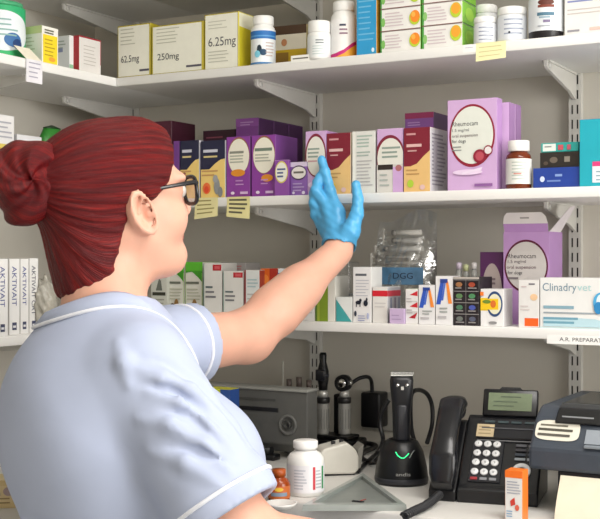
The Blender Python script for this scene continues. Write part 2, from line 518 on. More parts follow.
# ------------------------------------------------------------------ things hung on the shelf edges
def edge_note(name, label, l, r, y0, y1, col, prints=(), flap=None, tilt=0.0, off=.0, cat='note'):
    Yd = FRONT - off
    X0, t = onY(l, Yd); X1, t1 = onY(r, Yd)
    za, zb = zat(y1, t), zat(y0, t)
    if flap is not None: zb = flap + .0004
    w, h = X1 - X0, zb - za
    mb = MB(); m = M(col, .7, var=.04, scale=30)
    n = 6
    def pt(u, v, k): return (u * w, -.0003 - EPS * k - .006 * (1 - v) ** 2 * abs(math.sin(tilt * 4)), v * h + tilt * (u - .5) * w * (1 - v))
    if flap is not None:
        mb.box((0, -.0006, h - .0003), (w, .012, h + .0001), m)
    for i in range(n):
        mb.face([pt(0, i/n, 0), pt(1, i/n, 0), pt(1, (i+1)/n, 0), pt(0, (i+1)/n, 0)], m, True)
        mb.face([(p[0], p[1] + .0004, p[2]) for p in (pt(1, i/n, 0), pt(0, i/n, 0), pt(0, (i+1)/n, 0), pt(1, (i+1)/n, 0))], m, True)
    do_print(mb, prints, pt, w, h)
    o = mb.build(name, loc=(X0, Yd + CY, za)); tag(o, label, cat)
    return o
scr = '#5c5848'
edge_note('sticky_note', 'pale yellow sticky note on the bottle shelf edge, under the white tubs', 476, 506, 45, 61, '#ece6b4', [('l', .1, .75, .9, 3, .25, .04, '#c9bf86')], tilt=.05, flap=ZT['top'])
edge_note('sticky_note', 'yellow written note on the middle shelf edge under the purple cartons', 227, 250, 196, 218, '#ddd49a', [('l', .1, .85, .9, 4, .2, .09, scr)], tilt=-.1, flap=ZT['mid'])
edge_note('sticky_note', 'yellow note on the middle shelf edge under the navy and yellow cartons', 195, 218, 198, 218, '#ded59f', [('l', .1, .85, .9, 4, .2, .06, '#948a55')], tilt=.1, flap=ZT['mid'])
edge_note('shelf_label', 'small white paper label on the bottle shelf edge beside the green-edged cartons', 463, 476, 45, 53, '#f2f1ee', [('l', .15, .6, .85, 1, .3, .08, '#b9b4c8')], cat='label')
edge_note('shelf_label', 'small white paper label on the bottle shelf edge under the brown carton', 291, 310, 56, 63, '#f0efe9', [('l', .1, .55, .95, 1, .3, .18, '#67645c')], cat='label')
edge_note('shelf_label', 'long white printed label on the lowest shelf edge under the wide white carton', 547, 640, 334.5, 343.5, '#f1f0ed', [('t', 'A.R. PREPARATIONS', .14, .55, .42, .62, '#3c3c40')], cat='label')
# paper tag on the left board
Yt, t = onX(34, LFX + .002)
mb = MB(); m = M('#e6e4ea', .7)
Y0, _ = onX(26, LFX + .002); Y1, _ = onX(42, LFX + .002)
zt, zb = zat(60, t), zat(83, t)
mb.box((-.0004, Y0 + CY - Yt - CY, zb - zt), (.0004, Y1 - Yt, 0), m)
do_print(mb, [('l', .15, .85, .9, 4, .2, .05, '#a9a6b8')], lambda u, v, k: (.0006 + EPS * k, Y0 - Yt + u * (Y1 - Y0), (zb - zt) * (1 - v)), Y1 - Y0, zt - zb)
mb.face([(-.0004, Y0 - Yt, 0), (-.0004, Y1 - Yt, 0), (-.022, Y1 - Yt - .012, .026), (-.022, Y0 - Yt - .012, .026)], M('#efe9d6', .7))
o = mb.build('shelf_label', loc=(LFX + .0025, Yt + CY, zt)); tag(o, 'white paper tag hanging from the left shelf edge under the yellow carton', 'label')
# ------------------------------------------------------------------ top shelf, left wall
e = empty('plastic_tub', (0, 0, 0)); 
X, t = LFX - .075, None
Yc, t = onX(2, X); z = ZT['ltop']
e.location = (X, Yc + CY, z); tag(e, 'rounded green and white tub at the left end of the left top shelf', 'tub')
H = zat(4, t) - z; Rr = 24 * t / FP
mb = MB(); mb.lathe([(0, 0), (.95, 0), (1, .03), (1, .82), (.93, .93), (0, .93)], M('#2f9c62', .35), 32, mat=Matrix.Diagonal((Rr * .9, Rr, H, 1)))
mb.build('body', e)
mb = MB(); mb.lathe([(0, .92), (.9, .92), (.9, 1.0), (0, 1.02)], M('#49a878', .35), 32, mat=Matrix.Diagonal((Rr * .9, Rr, H, 1))); mb.build('lid', e)
mb = MB()
a0 = math.atan2(CY - (Yc + CY), -X)
def mp(u, v, k): 
    a = a0 - 1.7 + 3.4 * u; q = 1.012 + .006 * k
    return (Rr * .9 * q * math.cos(a), Rr * q * math.sin(a), H * (.05 + .86 * v))
n = 32
for i in range(n): mb.face([mp(i/n, 0, 0), mp((i+1)/n, 0, 0), mp((i+1)/n, 1, 0), mp(i/n, 1, 0)], ink('#2fae72'), True)
do_print(mb, [('e', .5, .5, .45, .4, '#e6edf2'), ('e', .66, .33, .12, .14, '#3c6fa8'), ('e', .72, .26, .07, .1, '#1f3f74'), ('l', .25, .72, .75, 4, .1, .03, '#8fb4b0'), ('w', 0, [(0, .2), (.3, .12), (.6, .1), (1, .28)], '#38b46c')], mp, 3.4 * Rr, .86 * H)
mb.build('label', e)
lcarton('carton', 'pale carton with a yellow printed front between green tub and white cartons', 'carton', 42, 58.5, 25, 'ltop', .012, .085, '#f0eee6', '#e3e2d4', '#cfd0b8',
        F=[('r', .06, .04, .94, .78, '#f0d62c'), ('l', .15, .9, .85, 2, .07, .04, '#6a6a58'), ('l', .15, .65, .8, 5, .1, .03, '#b99a20'), ('e', .6, .15, .2, .06, '#e8a63a')],
        L=[('r', .0, .8, 1, 1, '#bfc98e'), ('l', .1, .7, .8, 6, .1, .025, '#b9b89c'), ('r', .0, .0, .5, .25, '#dfe0b4')])
lcarton('carton', 'small white carton with green print beside the red-edged carton on the left', 'carton', 69.5, 77, 35, 'ltop', .03, .06, '#e9ebea', '#dfe3e2', '#d6ddcd',
        F=[('r', .0, .0, .5, .2, '#8cc09a')], L=[('r', .1, .55, .7, .68, '#8a93b4'), ('l', .1, .85, .9, 3, .09, .03, '#9cab9f'), ('e', .2, .2, .12, .1, '#79b77e')])
lcarton('carton', 'white carton with a dark red edge on the left top shelf', 'carton', 79, 101, 35, 'ltop', .015, .018, '#dedad6', '#a3202c', '#9c1f2b',
        F=[('r', 0, .96, 1, 1, '#9d2030'), ('r', .97, .3, 1, 1, '#a8434c'), ('l', .2, .75, .85, 6, .1, .02, '#bab4ad')])

# ------------------------------------------------------------------ top shelf, back wall
yl = '#b5a52e'; cream = '#e9e8da'
def dose(n, w): return [('r', .03, .03, .97, .975, cream), ('l', .1, .92, .55, 5, .07, .018, '#b9b8a6'), ('t', n, .12, .36, .13, w, '#3e3f46'), ('r', .68, .1, .97, .14, '#55535f')]
carton('carton', 'squat yellow-edged white carton handwritten 62.5mg by the room corner', 'carton', 117.5, 150.5, 24.5, 'top', .012, .11, yl, yl, '#8f8426', F=dose('62.5mg', .55), group='yellow-edged dose cartons')
carton('carton', 'wide yellow-edged white carton handwritten 250mg', 'carton', 151.5, 203.5, 23.5, 'top', .012, .11, yl, yl, '#8f8426', F=dose('250mg', .42), group='yellow-edged dose cartons')
carton('carton', 'taller yellow-edged white carton handwritten 6.25mg beside the blue-banded bottle', 'carton', 204.5, 239, 13, 'top', .012, .11, yl, '#d9cf5a', '#7d7422',
       F=[('r', .03, .02, .97, .98, cream), ('t', '6.25mg', .12, .5, .16, .8, '#4a4b52'), ('l', .12, .86, .7, 3, .06, .016, '#c4c3b4'), ('l', .12, .32, .75, 4, .06, .016, '#bdbcae')],
       R=[('r', .02, .02, .98, .98, '#e4e2c9'), ('w', .02, [(.02, .74), (.98, .70)], '#d2c42c'), ('e', .75, .5, .3, .22, '#e4e2b8'), ('e', .82, .5, .26, .18, '#d2c42c')], group='yellow-edged dose cartons')
WB = '#e9e9e6'
std_prof = [(0, 0), (.92, 0), (1, .03), (1, .68), (.93, .77), (.80, .80), (.80, .82)]
std_cap = [(.0, .82), (.84, .82), (.86, .84), (.86, .985), (.8, 1), (0, 1)]
bottle('pill_bottle', 'white bottle with a blue band on its label on the top shelf', 'bottle', 251, 275.5, 17, 'top', .03, WB, WB, std_prof, std_cap,
       (.02, .72, 1, '#e7ecee', [('r', 0, .72, 1, .95, '#2b6fb6'), ('r', 0, .78, 1, .82, '#5c9ad0'), ('r', 0, .0, 1, .05, '#3f7db4'), ('e', .42, .42, .05, .12, '#20303c'), ('e', .5, .33, .07, .09, '#274a68'), ('e', .38, .28, .06, .1, '#79c3d8'), ('l', .55, .6, .75, 5, .09, .03, '#c9b6b2')]))
carton('carton', 'brown, cream and yellow carton behind the blue-banded bottle', 'carton', 271, 305.5, 25, 'top', .09, .10, '#d9d2bf', '#b6a878', '#b0a884', rot=math.radians(4),
       F=[('r', 0, .80, 1, 1, '#4a3524'), ('r', 0, .0, 1, .46, '#c0a024'), ('r', 0, .0, .5, .40, '#8a6a2a'), ('e', .38, .62, .08, .08, '#b9805a')])
bottle('pill_bottle', 'small squat white bottle right of the brown carton', 'bottle', 307.5, 331, 22, 'top', .02, WB, WB,
       [(0, 0), (.95, 0), (1, .03), (1, .63), (.95, .68), (.9, .70)], [(0, .7), (.93, .7), (.95, .72), (.95, .97), (.9, 1), (0, 1)],
       (.05, .6, 1, '#e4e7e6', [('l', .42, .78, .6, 2, .12, .06, '#7d8488'), ('l', .35, .5, .65, 4, .12, .04, '#bcc8c8')]))
bottle('pill_bottle', 'tall white bottle with a pink and orange swoosh next to blue carton', 'bottle', 330.5, 357, 2.5, 'top', .045, WB, WB,
       [(0, 0), (.93, 0), (1, .03), (1, .66), (.94, .75), (.78, .81), (.76, .83)], [(0, .83), (.8, .83), (.82, .85), (.82, .985), (.76, 1), (0, 1)],
       (.02, .68, 1, '#ecebea', [('w', 0, [(0, .08), (.35, .12), (.5, .20), (.65, .36), (1, .6)], '#c62a78'), ('w', 0, [(0, .0), (.35, .02), (.5, .10), (.65, .26), (1, .5)], '#e9a93c'), ('r', .42, .81, .54, .86, '#3a3f55'), ('l', .42, .72, .58, 2, .1, .04, '#8b6e80')]))
carton('carton', 'tall bright blue carton beside the swoosh bottle', 'carton', 356.5, 377, -9, 'top', .014, .09, '#2e98cc', '#e0a23a', '#2e98cc',
       F=[('l', .1, .93, .9, 9, .085, .022, '#6db8de'), ('e', .82, .08, .07, .035, '#d7ecf5')], R=[('r', .35, 0, 1, 1, '#3c8a3a')])
def orange_box(l, r, y0, z0, lab, side):
    return carton('carton', lab, 'carton', l, r, y0, 'top', .012, .07, '#e8e6e2', '#7cb83a', '#d9d7d2', z0=z0,
        F=[('r', 0, 0, .035, 1, '#3c8f3a'), ('e', .07, .42, .05, .2, '#7db860'), ('l', .12, .8, .6, 5, .14, .05, '#cfbfc4'), ('r', .0, .0, 1, .035, '#7a4a46'), ('e', .86, .50, .135, .32, '#b9cf3c'), ('e', .87, .56, .115, .27, '#ee8a2a'), ('e', .83, .64, .05, .12, '#f4b04c')] if not side else
          [('r', 0, 0, .05, 1, '#4a9a40'), ('e', .08, .45, .05, .2, '#8cc070'), ('l', .14, .8, .62, 5, .14, .05, '#cfbfc4'), ('r', .0, .0, 1, .035, '#7a4a46'), ('e', .84, .6, .14, .34, '#b9cf3a'), ('e', .84, .67, .11, .25, '#f0a232')],
        R=[('r', 0, 0, 1, .05, '#4c8a2c'), ('e', .5, .5, .3, .3, '#9fd04a')], group='green-edged cartons with an orange spot')
def stack(l, r, tops, names, side):
    z = ZT['top']
    for y, nm in zip(tops, names):
        o = orange_box(l, r, y, z, nm, side)
        z += max(v.co.z for v in o.data.vertices if v.co.y > .01) + .0006
stack(380.5, 421, (30.5, 8, -15), ('green-edged white carton with orange spot, lowest of the left stack', 'green-edged white carton with orange spot, second up in the left stack', 'green-edged white carton with orange spot, top of the left stack'), False)
stack(422, 463, (25, 2.5, -20), ('green-edged white carton with orange spot, lowest of the right stack', 'green-edged white carton with orange spot, second up in the right stack', 'green-edged white carton with orange spot, top of the right stack'), True)
tub_prof = [(0, 0), (.96, 0), (1, .03), (1, .72), (.97, .75), (.95, .76)]; tub_cap = [(0, .76), (1.0, .76), (1.02, .78), (1.02, .93), (.95, .98), (.8, 1), (0, 1)]
bottle('pill_bottle', 'white tub in front, above the yellow sticky note', 'bottle', 474, 496.5, 17.5, 'top', .022, '#dfe0e2', '#e8e8e6', tub_prof, tub_cap, (.05, .7, 1, '#dcdfe4', [('l', .35, .8, .7, 4, .22, .06, '#8f96a8')]))
bottle('pill_bottle', 'taller white tub behind the other, its cap showing above', 'bottle', 475, 497, 5.5, 'top', .10, '#dfe0e2', '#e8e8e6', [(a, b * 1.08) for a, b in tub_prof], [(a, 1 - (1 - b) * .78) for a, b in tub_cap], (.05, .74, 1, '#dcdfe4', [('l', .35, .8, .7, 4, .22, .06, '#8f96a8')]))
bottle('pill_bottle', 'wide white tub between two shorter tubs and the brown jar', 'bottle', 498, 526.5, 8, 'top', .03, '#dcdee0', '#e6e6e4', tub_prof, tub_cap, (.05, .7, 1, '#d9dde2', [('l', .35, .86, .72, 4, .2, .06, '#9aa2b4'), ('e', .45, .3, .02, .05, '#3a3c48')]))
bottle('jar', 'black jar with white label and brown oval', 'jar', 529, 563, -9, 'top', .03, '#1d1a1c', '#1d1a1c',
       [(0, 0), (.96, 0), (1, .03), (1, .78), (.9, .84), (.86, .86)], [(0, .86), (.9, .86), (.92, .87), (.92, 1), (0, 1)],
       (.14, .8, 1, '#d9dde0', [('e', .5, .86, .12, .1, '#5a2b20'), ('r', .38, .7, .62, .78, '#7a3a2c'), ('l', .37, .5, .64, 1, .1, .1, '#4f7488'), ('l', .40, .40, .62, 1, .1, .05, '#8fa6b4'), ('r', .46, .24, .56, .32, '#7b6f8e'), ('l', .38, .14, .62, 1, .1, .03, '#9aa0a8')]))
carton('carton', 'white carton with blue print at the right end of the top shelf', 'carton', 564.5, 616, -14, 'top', .02, .09, '#dedcda', '#d2d0ce', F=[('l', .06, .86, .6, 3, .07, .035, '#7f86b8'), ('l', .06, .55, .8, 2, .08, .02, '#c1b9b4'), ('r', .06, .1, .3, .14, '#8f8d94'), ('r', .5, .1, .95, .16, '#dcb8ae')])
# ------------------------------------------------------------------ middle shelf, left wall
lcarton('carton', 'white carton with a gold lower half on the left shelf, left of the bun', 'carton', -8, 14.5, 113, 'lmid', .02, .08, '#dddcdc', '#d4d3d2',
        F=[('r', 0, 0, 1, .46, '#cdbb5c'), ('e', .3, .25, .25, .14, '#b79a3c'), ('e', .75, .2, .2, .1, '#e0d28a'), ('l', .1, .86, .9, 4, .09, .03, '#a7a7b0')])
lcarton('carton', 'low white carton on the left shelf just above the bun', 'carton', 17, 42, 134, 'lmid', .02, .08, '#d9d9dc', '#cfcfd2', F=[('l', .1, .8, .9, 4, .18, .06, '#adadb8')])
e = empty('pouch', (0, 0, 0)); X = LFX - .07; Yc, t = onX(52, X); e.location = (X, Yc + CY, ZT['lmid']); tag(e, 'dark green rounded pouch between the bun and the red hair on the left shelf', 'pouch')
H = zat(126, t) - ZT['lmid']
mb = MB(); mb.lathe([(0, 0), (.03, 0), (.036, .1 * H), (.034, .7 * H), (.022, .93 * H), (0, H)], M('#2d7a2a', .4, var=.35, scale=22), 24, sx=.55, sy=1.1); mb.build('body', e)
mb = MB(); mb.lathe([(0, H * .965), (.021, H * .93), (.023, H * .955), (0, H * 1.02)], M('#123014', .4), 24, sx=.55, sy=1.1); mb.build('seal', e)
# ------------------------------------------------------------------ middle shelf, back wall
pur, lil, dpur = '#7b3a8c', '#caa7d1', '#4d2456'
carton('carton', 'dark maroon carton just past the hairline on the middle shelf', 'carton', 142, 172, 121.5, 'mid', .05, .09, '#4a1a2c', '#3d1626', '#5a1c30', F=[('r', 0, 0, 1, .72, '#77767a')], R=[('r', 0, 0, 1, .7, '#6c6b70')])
def navy_box(l, r, lab, cat_on):
    pr = [('r', 0, 0, 1, .64, '#e7c878'), ('w', .55, [(0, .8), (.3, .64), (.5, .6), (.8, .66), (1, .72)], '#22223e')]
    pr = [('r', 0, 0, 1, 1, '#22223e'), ('w', 0, [(0, .5), (.35, .5), (.6, .6), (.8, .66), (1, .68)], '#e7c878'), ('l', .1, .82, .8, 1, .1, .05, '#c9c9d6'), ('l', .12, .72, .7, 1, .1, .03, '#d8c48a'), ('l', .05, .47, .75, 2, .07, .025, '#c0925e')]
    if cat_on: pr += [('e', .25, .17, .16, .1, '#e2703a'), ('e', .25, .15, .09, .06, '#d8482a'), ('e', .68, .2, .12, .14, '#8d9092'), ('e', .62, .33, .1, .07, '#9a9c9e'), ('e', .82, .1, .1, .09, '#7f8285')]
    return carton('carton', lab, 'carton', l, r, 140.5, 'mid', .012, .09, '#e7c878', '#dcdce2', '#22223e', F=pr, left=pur, group='navy and yellow cartons')
carton('carton', 'thin purple carton at the left of the navy and yellow cartons', 'carton', 173.5, 179.5, 141, 'mid', .012, .08, '#6f3a86', '#5b2c70', '#6f3a86', F=[('r', .2, .1, .8, .4, '#8e62a4')])
navy_box(180.5, 199.5, 'navy and yellow carton nearest the glasses', False)
navy_box(201, 225.5, 'navy and yellow carton with cat picture and orange disc', True)
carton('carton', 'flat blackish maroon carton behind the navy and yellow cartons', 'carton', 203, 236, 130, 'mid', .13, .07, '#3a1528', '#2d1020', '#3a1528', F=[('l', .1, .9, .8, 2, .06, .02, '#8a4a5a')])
def purple_box(l, r, ytop, lab, dep, seed, side):
    return carton('carton', lab, 'carton', l, r, ytop, 'mid', .012, dep, '#853a96', side, '#70307e', group='purple cartons with a pale oval',
        F=[('e', .52, .68, .46, .31, '#8f5a4a'), ('e', .52, .67, .44, .29, '#e6e2d2'), ('r', .14, .74, .86, .79, '#6e7f70') if seed else ('l', .14, .74, .8, 1, .1, .04, '#86887c'), ('l', .16, .68, .86, 3, .05, .022, '#a9ab9c'),
           ('e', .5 if not seed else .66, .40 if not seed else .30, .3 if not seed else .24, .06, '#d98a2a'), ('l', .4, .27, .8, 2, .06, .02, '#c08fc8'), ('e', .28, .07, .08, .025, '#e0cfe4'), ('r', .6, .05, .92, .09, '#cfb2d6')])
purple_box(226.5, 250.5, 136.5, 'purple carton with pale oval touching the cat-picture carton', .09, 0, '#5d2a6a')
purple_box(251.5, 276, 135, 'purple carton with pale oval, wider one at the middle of the group', .09, 1, '#6d3a80')
carton('carton', 'small purple carton with oval label, half the height of its neighbours', 'carton', 274.5, 289, 160, 'mid', .002, .008, '#8a4ba0', '#7a4090', '#c8a0cc', F=[('e', .5, .66, .45, .31, '#d6c75e'), ('e', .5, .66, .4, .27, '#e8e7dc'), ('l', .2, .74, .8, 3, .1, .05, '#56618a')])
carton('carton', 'small pale purple carton left of the gloved fingers', 'carton', 290.5, 307.5, 162, 'mid', .012, .06, '#8c62b0', '#6e4a92', '#d9cfe0', F=[('r', 0, .86, 1, 1, '#d8cbe2'), ('e', .5, .68, .47, .22, '#4d3a5a'), ('e', .5, .68, .43, .18, '#e6e3dc'), ('r', .2, .66, .8, .72, '#6a665e'), ('l', .15, .35, .85, 3, .1, .04, '#b79fcf'), ('e', .2, .08, .08, .04, '#e4dced'), ('e', .8, .08, .1, .05, '#e4dced')])
# the row of big purple cartons behind, one behind the other
YR = FRONT + .105; X0, t0 = onY(236, YR); X1, t1 = onY(258.5, YR)
for i in range(3):
    hh = zat(119, t0) - ZT['mid']
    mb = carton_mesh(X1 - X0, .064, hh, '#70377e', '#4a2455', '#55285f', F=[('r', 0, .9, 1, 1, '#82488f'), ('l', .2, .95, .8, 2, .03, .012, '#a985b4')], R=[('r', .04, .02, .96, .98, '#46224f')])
    o = mb.build('carton', loc=(X0, YR + CY + .0655 * i, ZT['mid'])); tag(o, 'tall dark purple carton behind the pale-oval cartons, %s of the row' % ('front', 'middle', 'rearmost')[i], 'carton', 'tall dark purple cartons in a row')
# lilac and maroon pairs
def lilac_face(dark): return [('e', .5, .62, .50, .34, '#7c2138'), ('e', .5, .61, .45, .305, '#dedcd2'), ('l', .12, .72, .8, 3, .06, .028, '#8b9a90'), ('l', .12, .53, .6, 1, .06, .025, '#c29a9e'), ('e', .3, .16, .16, .04, '#e2cfe8')]
def tan_face(bl): return [('r', 0, 0, 1, 1, '#7a1c2e'), ('w', 0, [(0, .40), (.25, .40), (.5, .44), (.75, .55), (1, .64)], '#e0b878'), ('r', .1, .70, .68, .745, '#d9b0ac'), ('l', .1, .9, .5, 1, .1, .03, '#c98f92'), ('l', .15, .64, .6, 1, .1, .022, '#c79a98'), ('l', .1, .34, .6, 2, .06, .02, '#b98f58'), ('e', .26, .13, .12, .06, bl), ('e', .72, .07, .1, .04, '#d8b6b2')]
carton('carton', 'lilac carton with red-ringed oval that the gloved index finger touches', 'carton', 305.5, 326.5, 131, 'mid', .014, .08, lil, '#b48cbe', '#d3b0da', F=lilac_face(0), group='lilac cartons with a red-ringed oval')
carton('carton', 'maroon and tan carton directly behind the gloved hand', 'carton', 327, 351, 133, 'mid', .014, .08, '#e0b878', '#d9c8b2', '#6d1a2a', F=tan_face('#d9c21e'), group='maroon and tan cartons')
carton('carton', 'white carton of small print between thumb and lilac carton', 'carton', 352.5, 375.5, 131, 'mid', .014, .08, '#d8d8d2', '#c9c9c3', F=[('r', 0, 0, .14, 1, '#e6e5dc'), ('l', .2, .92, .9, 4, .055, .022, '#9fb3a8'), ('l', .2, .66, .9, 2, .05, .022, '#a2b0a6'), ('l', .2, .52, .9, 8, .055, .018, '#b3b0b0')])
carton('carton', 'lilac carton with red-ringed oval and an open lower front by white carton', 'carton', 377, 403.5, 128.5, 'mid', .014, .08, lil, '#b48cbe', '#d9b8df',
       F=[('e', .5, .56, .56, .34, '#7c2138'), ('e', .52, .54, .5, .31, '#dedcd2'), ('r', 0, 0, 1, .44, '#d3cfc8'), ('l', .2, .7, .9, 3, .07, .03, '#8b9a90'), ('r', .04, .36, .62, .44, '#2c2420'), ('r', .62, 0, 1, .4, '#c9a4d2'), ('e', .84, .38, .12, .05, '#a8696a'), ('l', .12, .28, .5, 3, .08, .025, '#a9b0a9')], group='lilac cartons with a red-ringed oval')
carton('carton', 'maroon and tan carton with white printed side and green spot', 'carton', 404, 430.5, 127.5, 'mid', .012, .085, '#e0b878', '#cfccd0', '#d9b0a0', F=tan_face('#a9c83c'), R=[('l', .1, .9, .95, 14, .06, .025, '#98949e'), ('r', .2, .3, .4, .8, '#b9b4bc')], group='maroon and tan cartons')
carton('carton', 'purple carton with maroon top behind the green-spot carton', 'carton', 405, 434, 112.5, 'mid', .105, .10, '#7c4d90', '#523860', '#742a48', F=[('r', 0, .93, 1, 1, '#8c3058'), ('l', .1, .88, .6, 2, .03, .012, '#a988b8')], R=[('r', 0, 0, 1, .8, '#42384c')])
def big_lilac(l, r, y, set_, d, lab, F):
    return carton('carton', lab, 'carton', l, r, y, 'mid', set_, d, lil, '#b088bd', '#c79fd0', F=F, group='big lilac cartons one behind the other')
big_lilac(447.5, 497.5, 99, .014, .028, 'biggest lilac carton with dark red ring, foremost of its row', [('e', .5, .60, .46, .345, '#8c1c34'), ('e', .5, .605, .425, .315, '#d9dcd3'), ('t', 'Rheumocam', .1, .735, .05, .52, '#26282c'), ('t', '1.5 mg/ml', .1, .665, .032, .34, '#50525a'), ('t', 'oral suspension', .1, .605, .034, .52, '#6d5a60'), ('t', 'for dogs', .1, .545, .036, .28, '#3c3e44'), ('l', .1, .48, .35, 2, .035, .012, '#8b8f8c'),
    ('e', .66, .37, .13, .075, '#8c1c34'), ('e', .66, .37, .085, .05, '#b34a58'), ('e', .83, .43, .09, .055, '#8c1c34'), ('e', .83, .43, .07, .04, '#dcd6d6'), ('e', .42, .2, .3, .03, '#e2cde6'), ('p', [(.3, .17), (.7, .22), (.72, .25), (.32, .2)], '#e6d6ea'), ('r', .56, .04, .92, .07, '#8a5a96')])
X, t = onY(509, FRONT + .05)
for k, (yy, lab, px) in enumerate(((102, 'big lilac carton, second of the row behind the dark red ring', 509.5), (104, 'big lilac carton, rearmost of the row behind the dark red ring', 516))):
    Yb = FRONT + .046 + .034 * k
    Xr, t = onY(px, Yb); hh = zat(yy, t) - ZT['mid']; ww = .085
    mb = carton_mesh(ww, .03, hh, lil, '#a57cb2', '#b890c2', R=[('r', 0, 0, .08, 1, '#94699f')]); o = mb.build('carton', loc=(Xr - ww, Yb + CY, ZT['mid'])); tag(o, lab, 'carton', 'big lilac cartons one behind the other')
bottle('medicine_bottle', 'brown glass bottle with white cap and white label on the middle shelf', 'bottle', 506, 531.5, 141, 'mid', .03, '#6a2c12', '#e8e6e2',
       [(0, 0), (.95, 0), (1, .02), (1, .62), (.93, .7), (.72, .75), (.68, .78)], [(0, .78), (.82, .78), (.84, .8), (.84, .985), (.8, 1), (0, 1)],
       (.1, .62, 1, '#e0e0da', [('l', .36, .85, .66, 6, .13, .05, '#b4bdb6'), ('l', .4, .4, .6, 1, .1, .05, '#c98a80')]), rough=.12, labname='label', capname='cap')
carton('carton', 'blue carton, lowest of the flat stack beside the teal carton', 'carton', 533, 581, 167.5, 'mid', .02, .08, '#223f92', '#1b3478', '#2b4aa0', F=[('e', .2, .45, .05, .14, '#c9d4ec'), ('r', .47, .56, .62, .68, '#7f9ad0'), ('l', .3, .35, .6, 1, .1, .08, '#6c86c4')])
zb = ZT['mid'] + max(v.co.z for v in bpy.data.objects[[o.name for o in COL.objects if o.get('label', '').startswith('blue carton, lowest')][0]].data.vertices if v.co.y > .02) + .0005
o = carton('carton', 'black carton in the middle of the flat stack by the teal carton', 'carton', 540, 580, 152, 'mid', .028, .07, '#2b2622', '#221e1b', '#332c28', z0=zb, F=[('e', .35, .5, .1, .2, '#6a5f54'), ('r', .62, .35, .76, .7, '#8c8478'), ('e', .15, .3, .06, .12, '#54483e')])
zb2 = o.location.z + max(v.co.z for v in o.data.vertices if v.co.y > .02) + .0005
carton('carton', 'small teal carton with white and pink patches on top of the flat stack', 'carton', 541, 579, 142.5, 'mid', .03, .06, '#2fa39c', '#27908a', '#3bb0a8', z0=zb2, F=[('r', .05, .12, .4, .9, '#dfe5df'), ('l', .1, .6, .35, 1, .1, .14, '#8a8f8c'), ('r', .46, .2, .6, .75, '#c0525e'), ('r', .7, .2, .8, .75, '#b85a6a')])
carton('carton', 'large teal carton with pink and white patches at the right end', 'carton', 579.5, 640, 118, 'mid', .015, .10, '#1fa3b4', '#188a98', '#2b6fb0', F=[('r', .22, .3, .9, .37, '#d23c7a'), ('r', .22, .06, .9, .3, '#dfe6ea'), ('l', .28, .22, .8, 3, .06, .02, '#8fa6b4')])

# ------------------------------------------------------------------ lowest shelf, left wall
ed = [-14, -3, 8.3, 20, 29, 38.5]
lbl = ['white carton with vertical navy lettering at the left edge of the photo, outermost', 'white carton with vertical navy lettering, left of the dark gap', 'white carton with vertical navy lettering, just right of the dark gap', 'white carton with vertical navy lettering, second from the person', 'white carton with vertical black lettering nearest the person']
for i in range(5):
    txt = 'AKTIVAIT' if i < 4 else 'AKTIVAIT CAT'
    lcarton('carton', lbl[i], 'carton', ed[i] + (.6 if i == 2 else 0), ed[i + 1], 258.8 if i < 4 else 258.2, 'llow', .004 if i < 2 else .018 + .004 * i, .12, '#e9e8e6', '#dedcd8', '#e2e0dc',
        F=[('tv', txt, .5, .9, .42, .52 if i < 4 else .66, '#2c3a86' if i < 4 else '#26284a'), ('r', .3, .06, .7, .16, '#4a4e66'), ('r', .36, .09, .64, .12, '#d9d9de'), ('r', .0, .0, .03, 1, '#bdbbb6')], group='white cartons with vertical lettering')
e = empty('plastic_bag', (0, 0, 0)); Yc, t = onX(45, LFX - .03); e.location = (LFX - .03, Yc + CY, ZT['llow']); tag(e, 'crumpled clear plastic bag between the lettered cartons and the collar', 'bag')
mb = MB()
bmx = bmesh.new(); bmesh.ops.create_icosphere(bmx, subdivisions=4, radius=1)
for v in bmx.verts:
    n = 1 + .14 * math.sin(9 * v.co.x + 4 * v.co.z) * math.sin(7 * v.co.y + 5 * v.co.z) + .08 * math.sin(15 * v.co.z + 11 * v.co.y)
    v.co = Vector((v.co.x * .024 * n, v.co.y * .026 * n, (v.co.z * n + 1.02) * .052))
for f in bmx.faces: f.smooth = True; f.material_index = mb.mi(M('#d8d4c8', .2, var=.1, trans=.5))
mb.merge(bmx)
mnz = min(v.co.z for v in mb.bm.verts)
for v in mb.bm.verts: v.co.z -= mnz
mb.build('film', e)

# ------------------------------------------------------------------ lowest shelf, back wall
def greenbox(l, r, lab, k):
    carton('carton', lab, 'carton', l, r, 262, 'low', .04, .07, '#dddcd2', '#cfcdc4', '#58b02e', group='green-topped cartons with a picture',
        F=[('w', .62, [(0, .62), (.0, .78), (.3, .82), (.6, .74), (1, .66)], '#dcd9cf'), ('r', 0, .84, 1, 1, '#5cb830'), ('p', [(0, .84), (0, .80), (.4, .82), (.75, .72), (1, .62), (1, .84)], '#3f9422'), ('r', 0, 0, .03, 1, '#9cc070'), ('r', .97, 0, 1, .8, '#9cc070'), ('r', .05, .6, .8, .64, '#6b6f62'), ('l', .1, .5, .9, 4, .06, .02, '#b3b39f'), ('e', .3, .14, .18, .1, '#5c4630'), ('e', .55, .2, .14, .12, '#8f6d3c'), ('e', .75, .12, .16, .09, '#b9985e'), ('e', .5, .08, .3, .06, '#9c8350')])
carton('carton', 'grey-white carton with dark logo between the chin and the green-topped cartons', 'carton', 151, 167.5, 275, 'low', .03, .07, '#cfd0c6', '#c0c1b6', F=[('p', [(.3, .62), (.7, .62), (.62, .86), (.5, .92)], '#6c7068'), ('r', .1, .5, .9, .58, '#3a3a30'), ('l', .15, .4, .9, 4, .09, .03, '#9fa095')])
greenbox(168, 184.5, 'green-topped carton with an animal picture, nearer the chin', 0)
greenbox(185.5, 203, 'green-topped carton with an animal picture, beside the tall red-tabbed carton', 1)
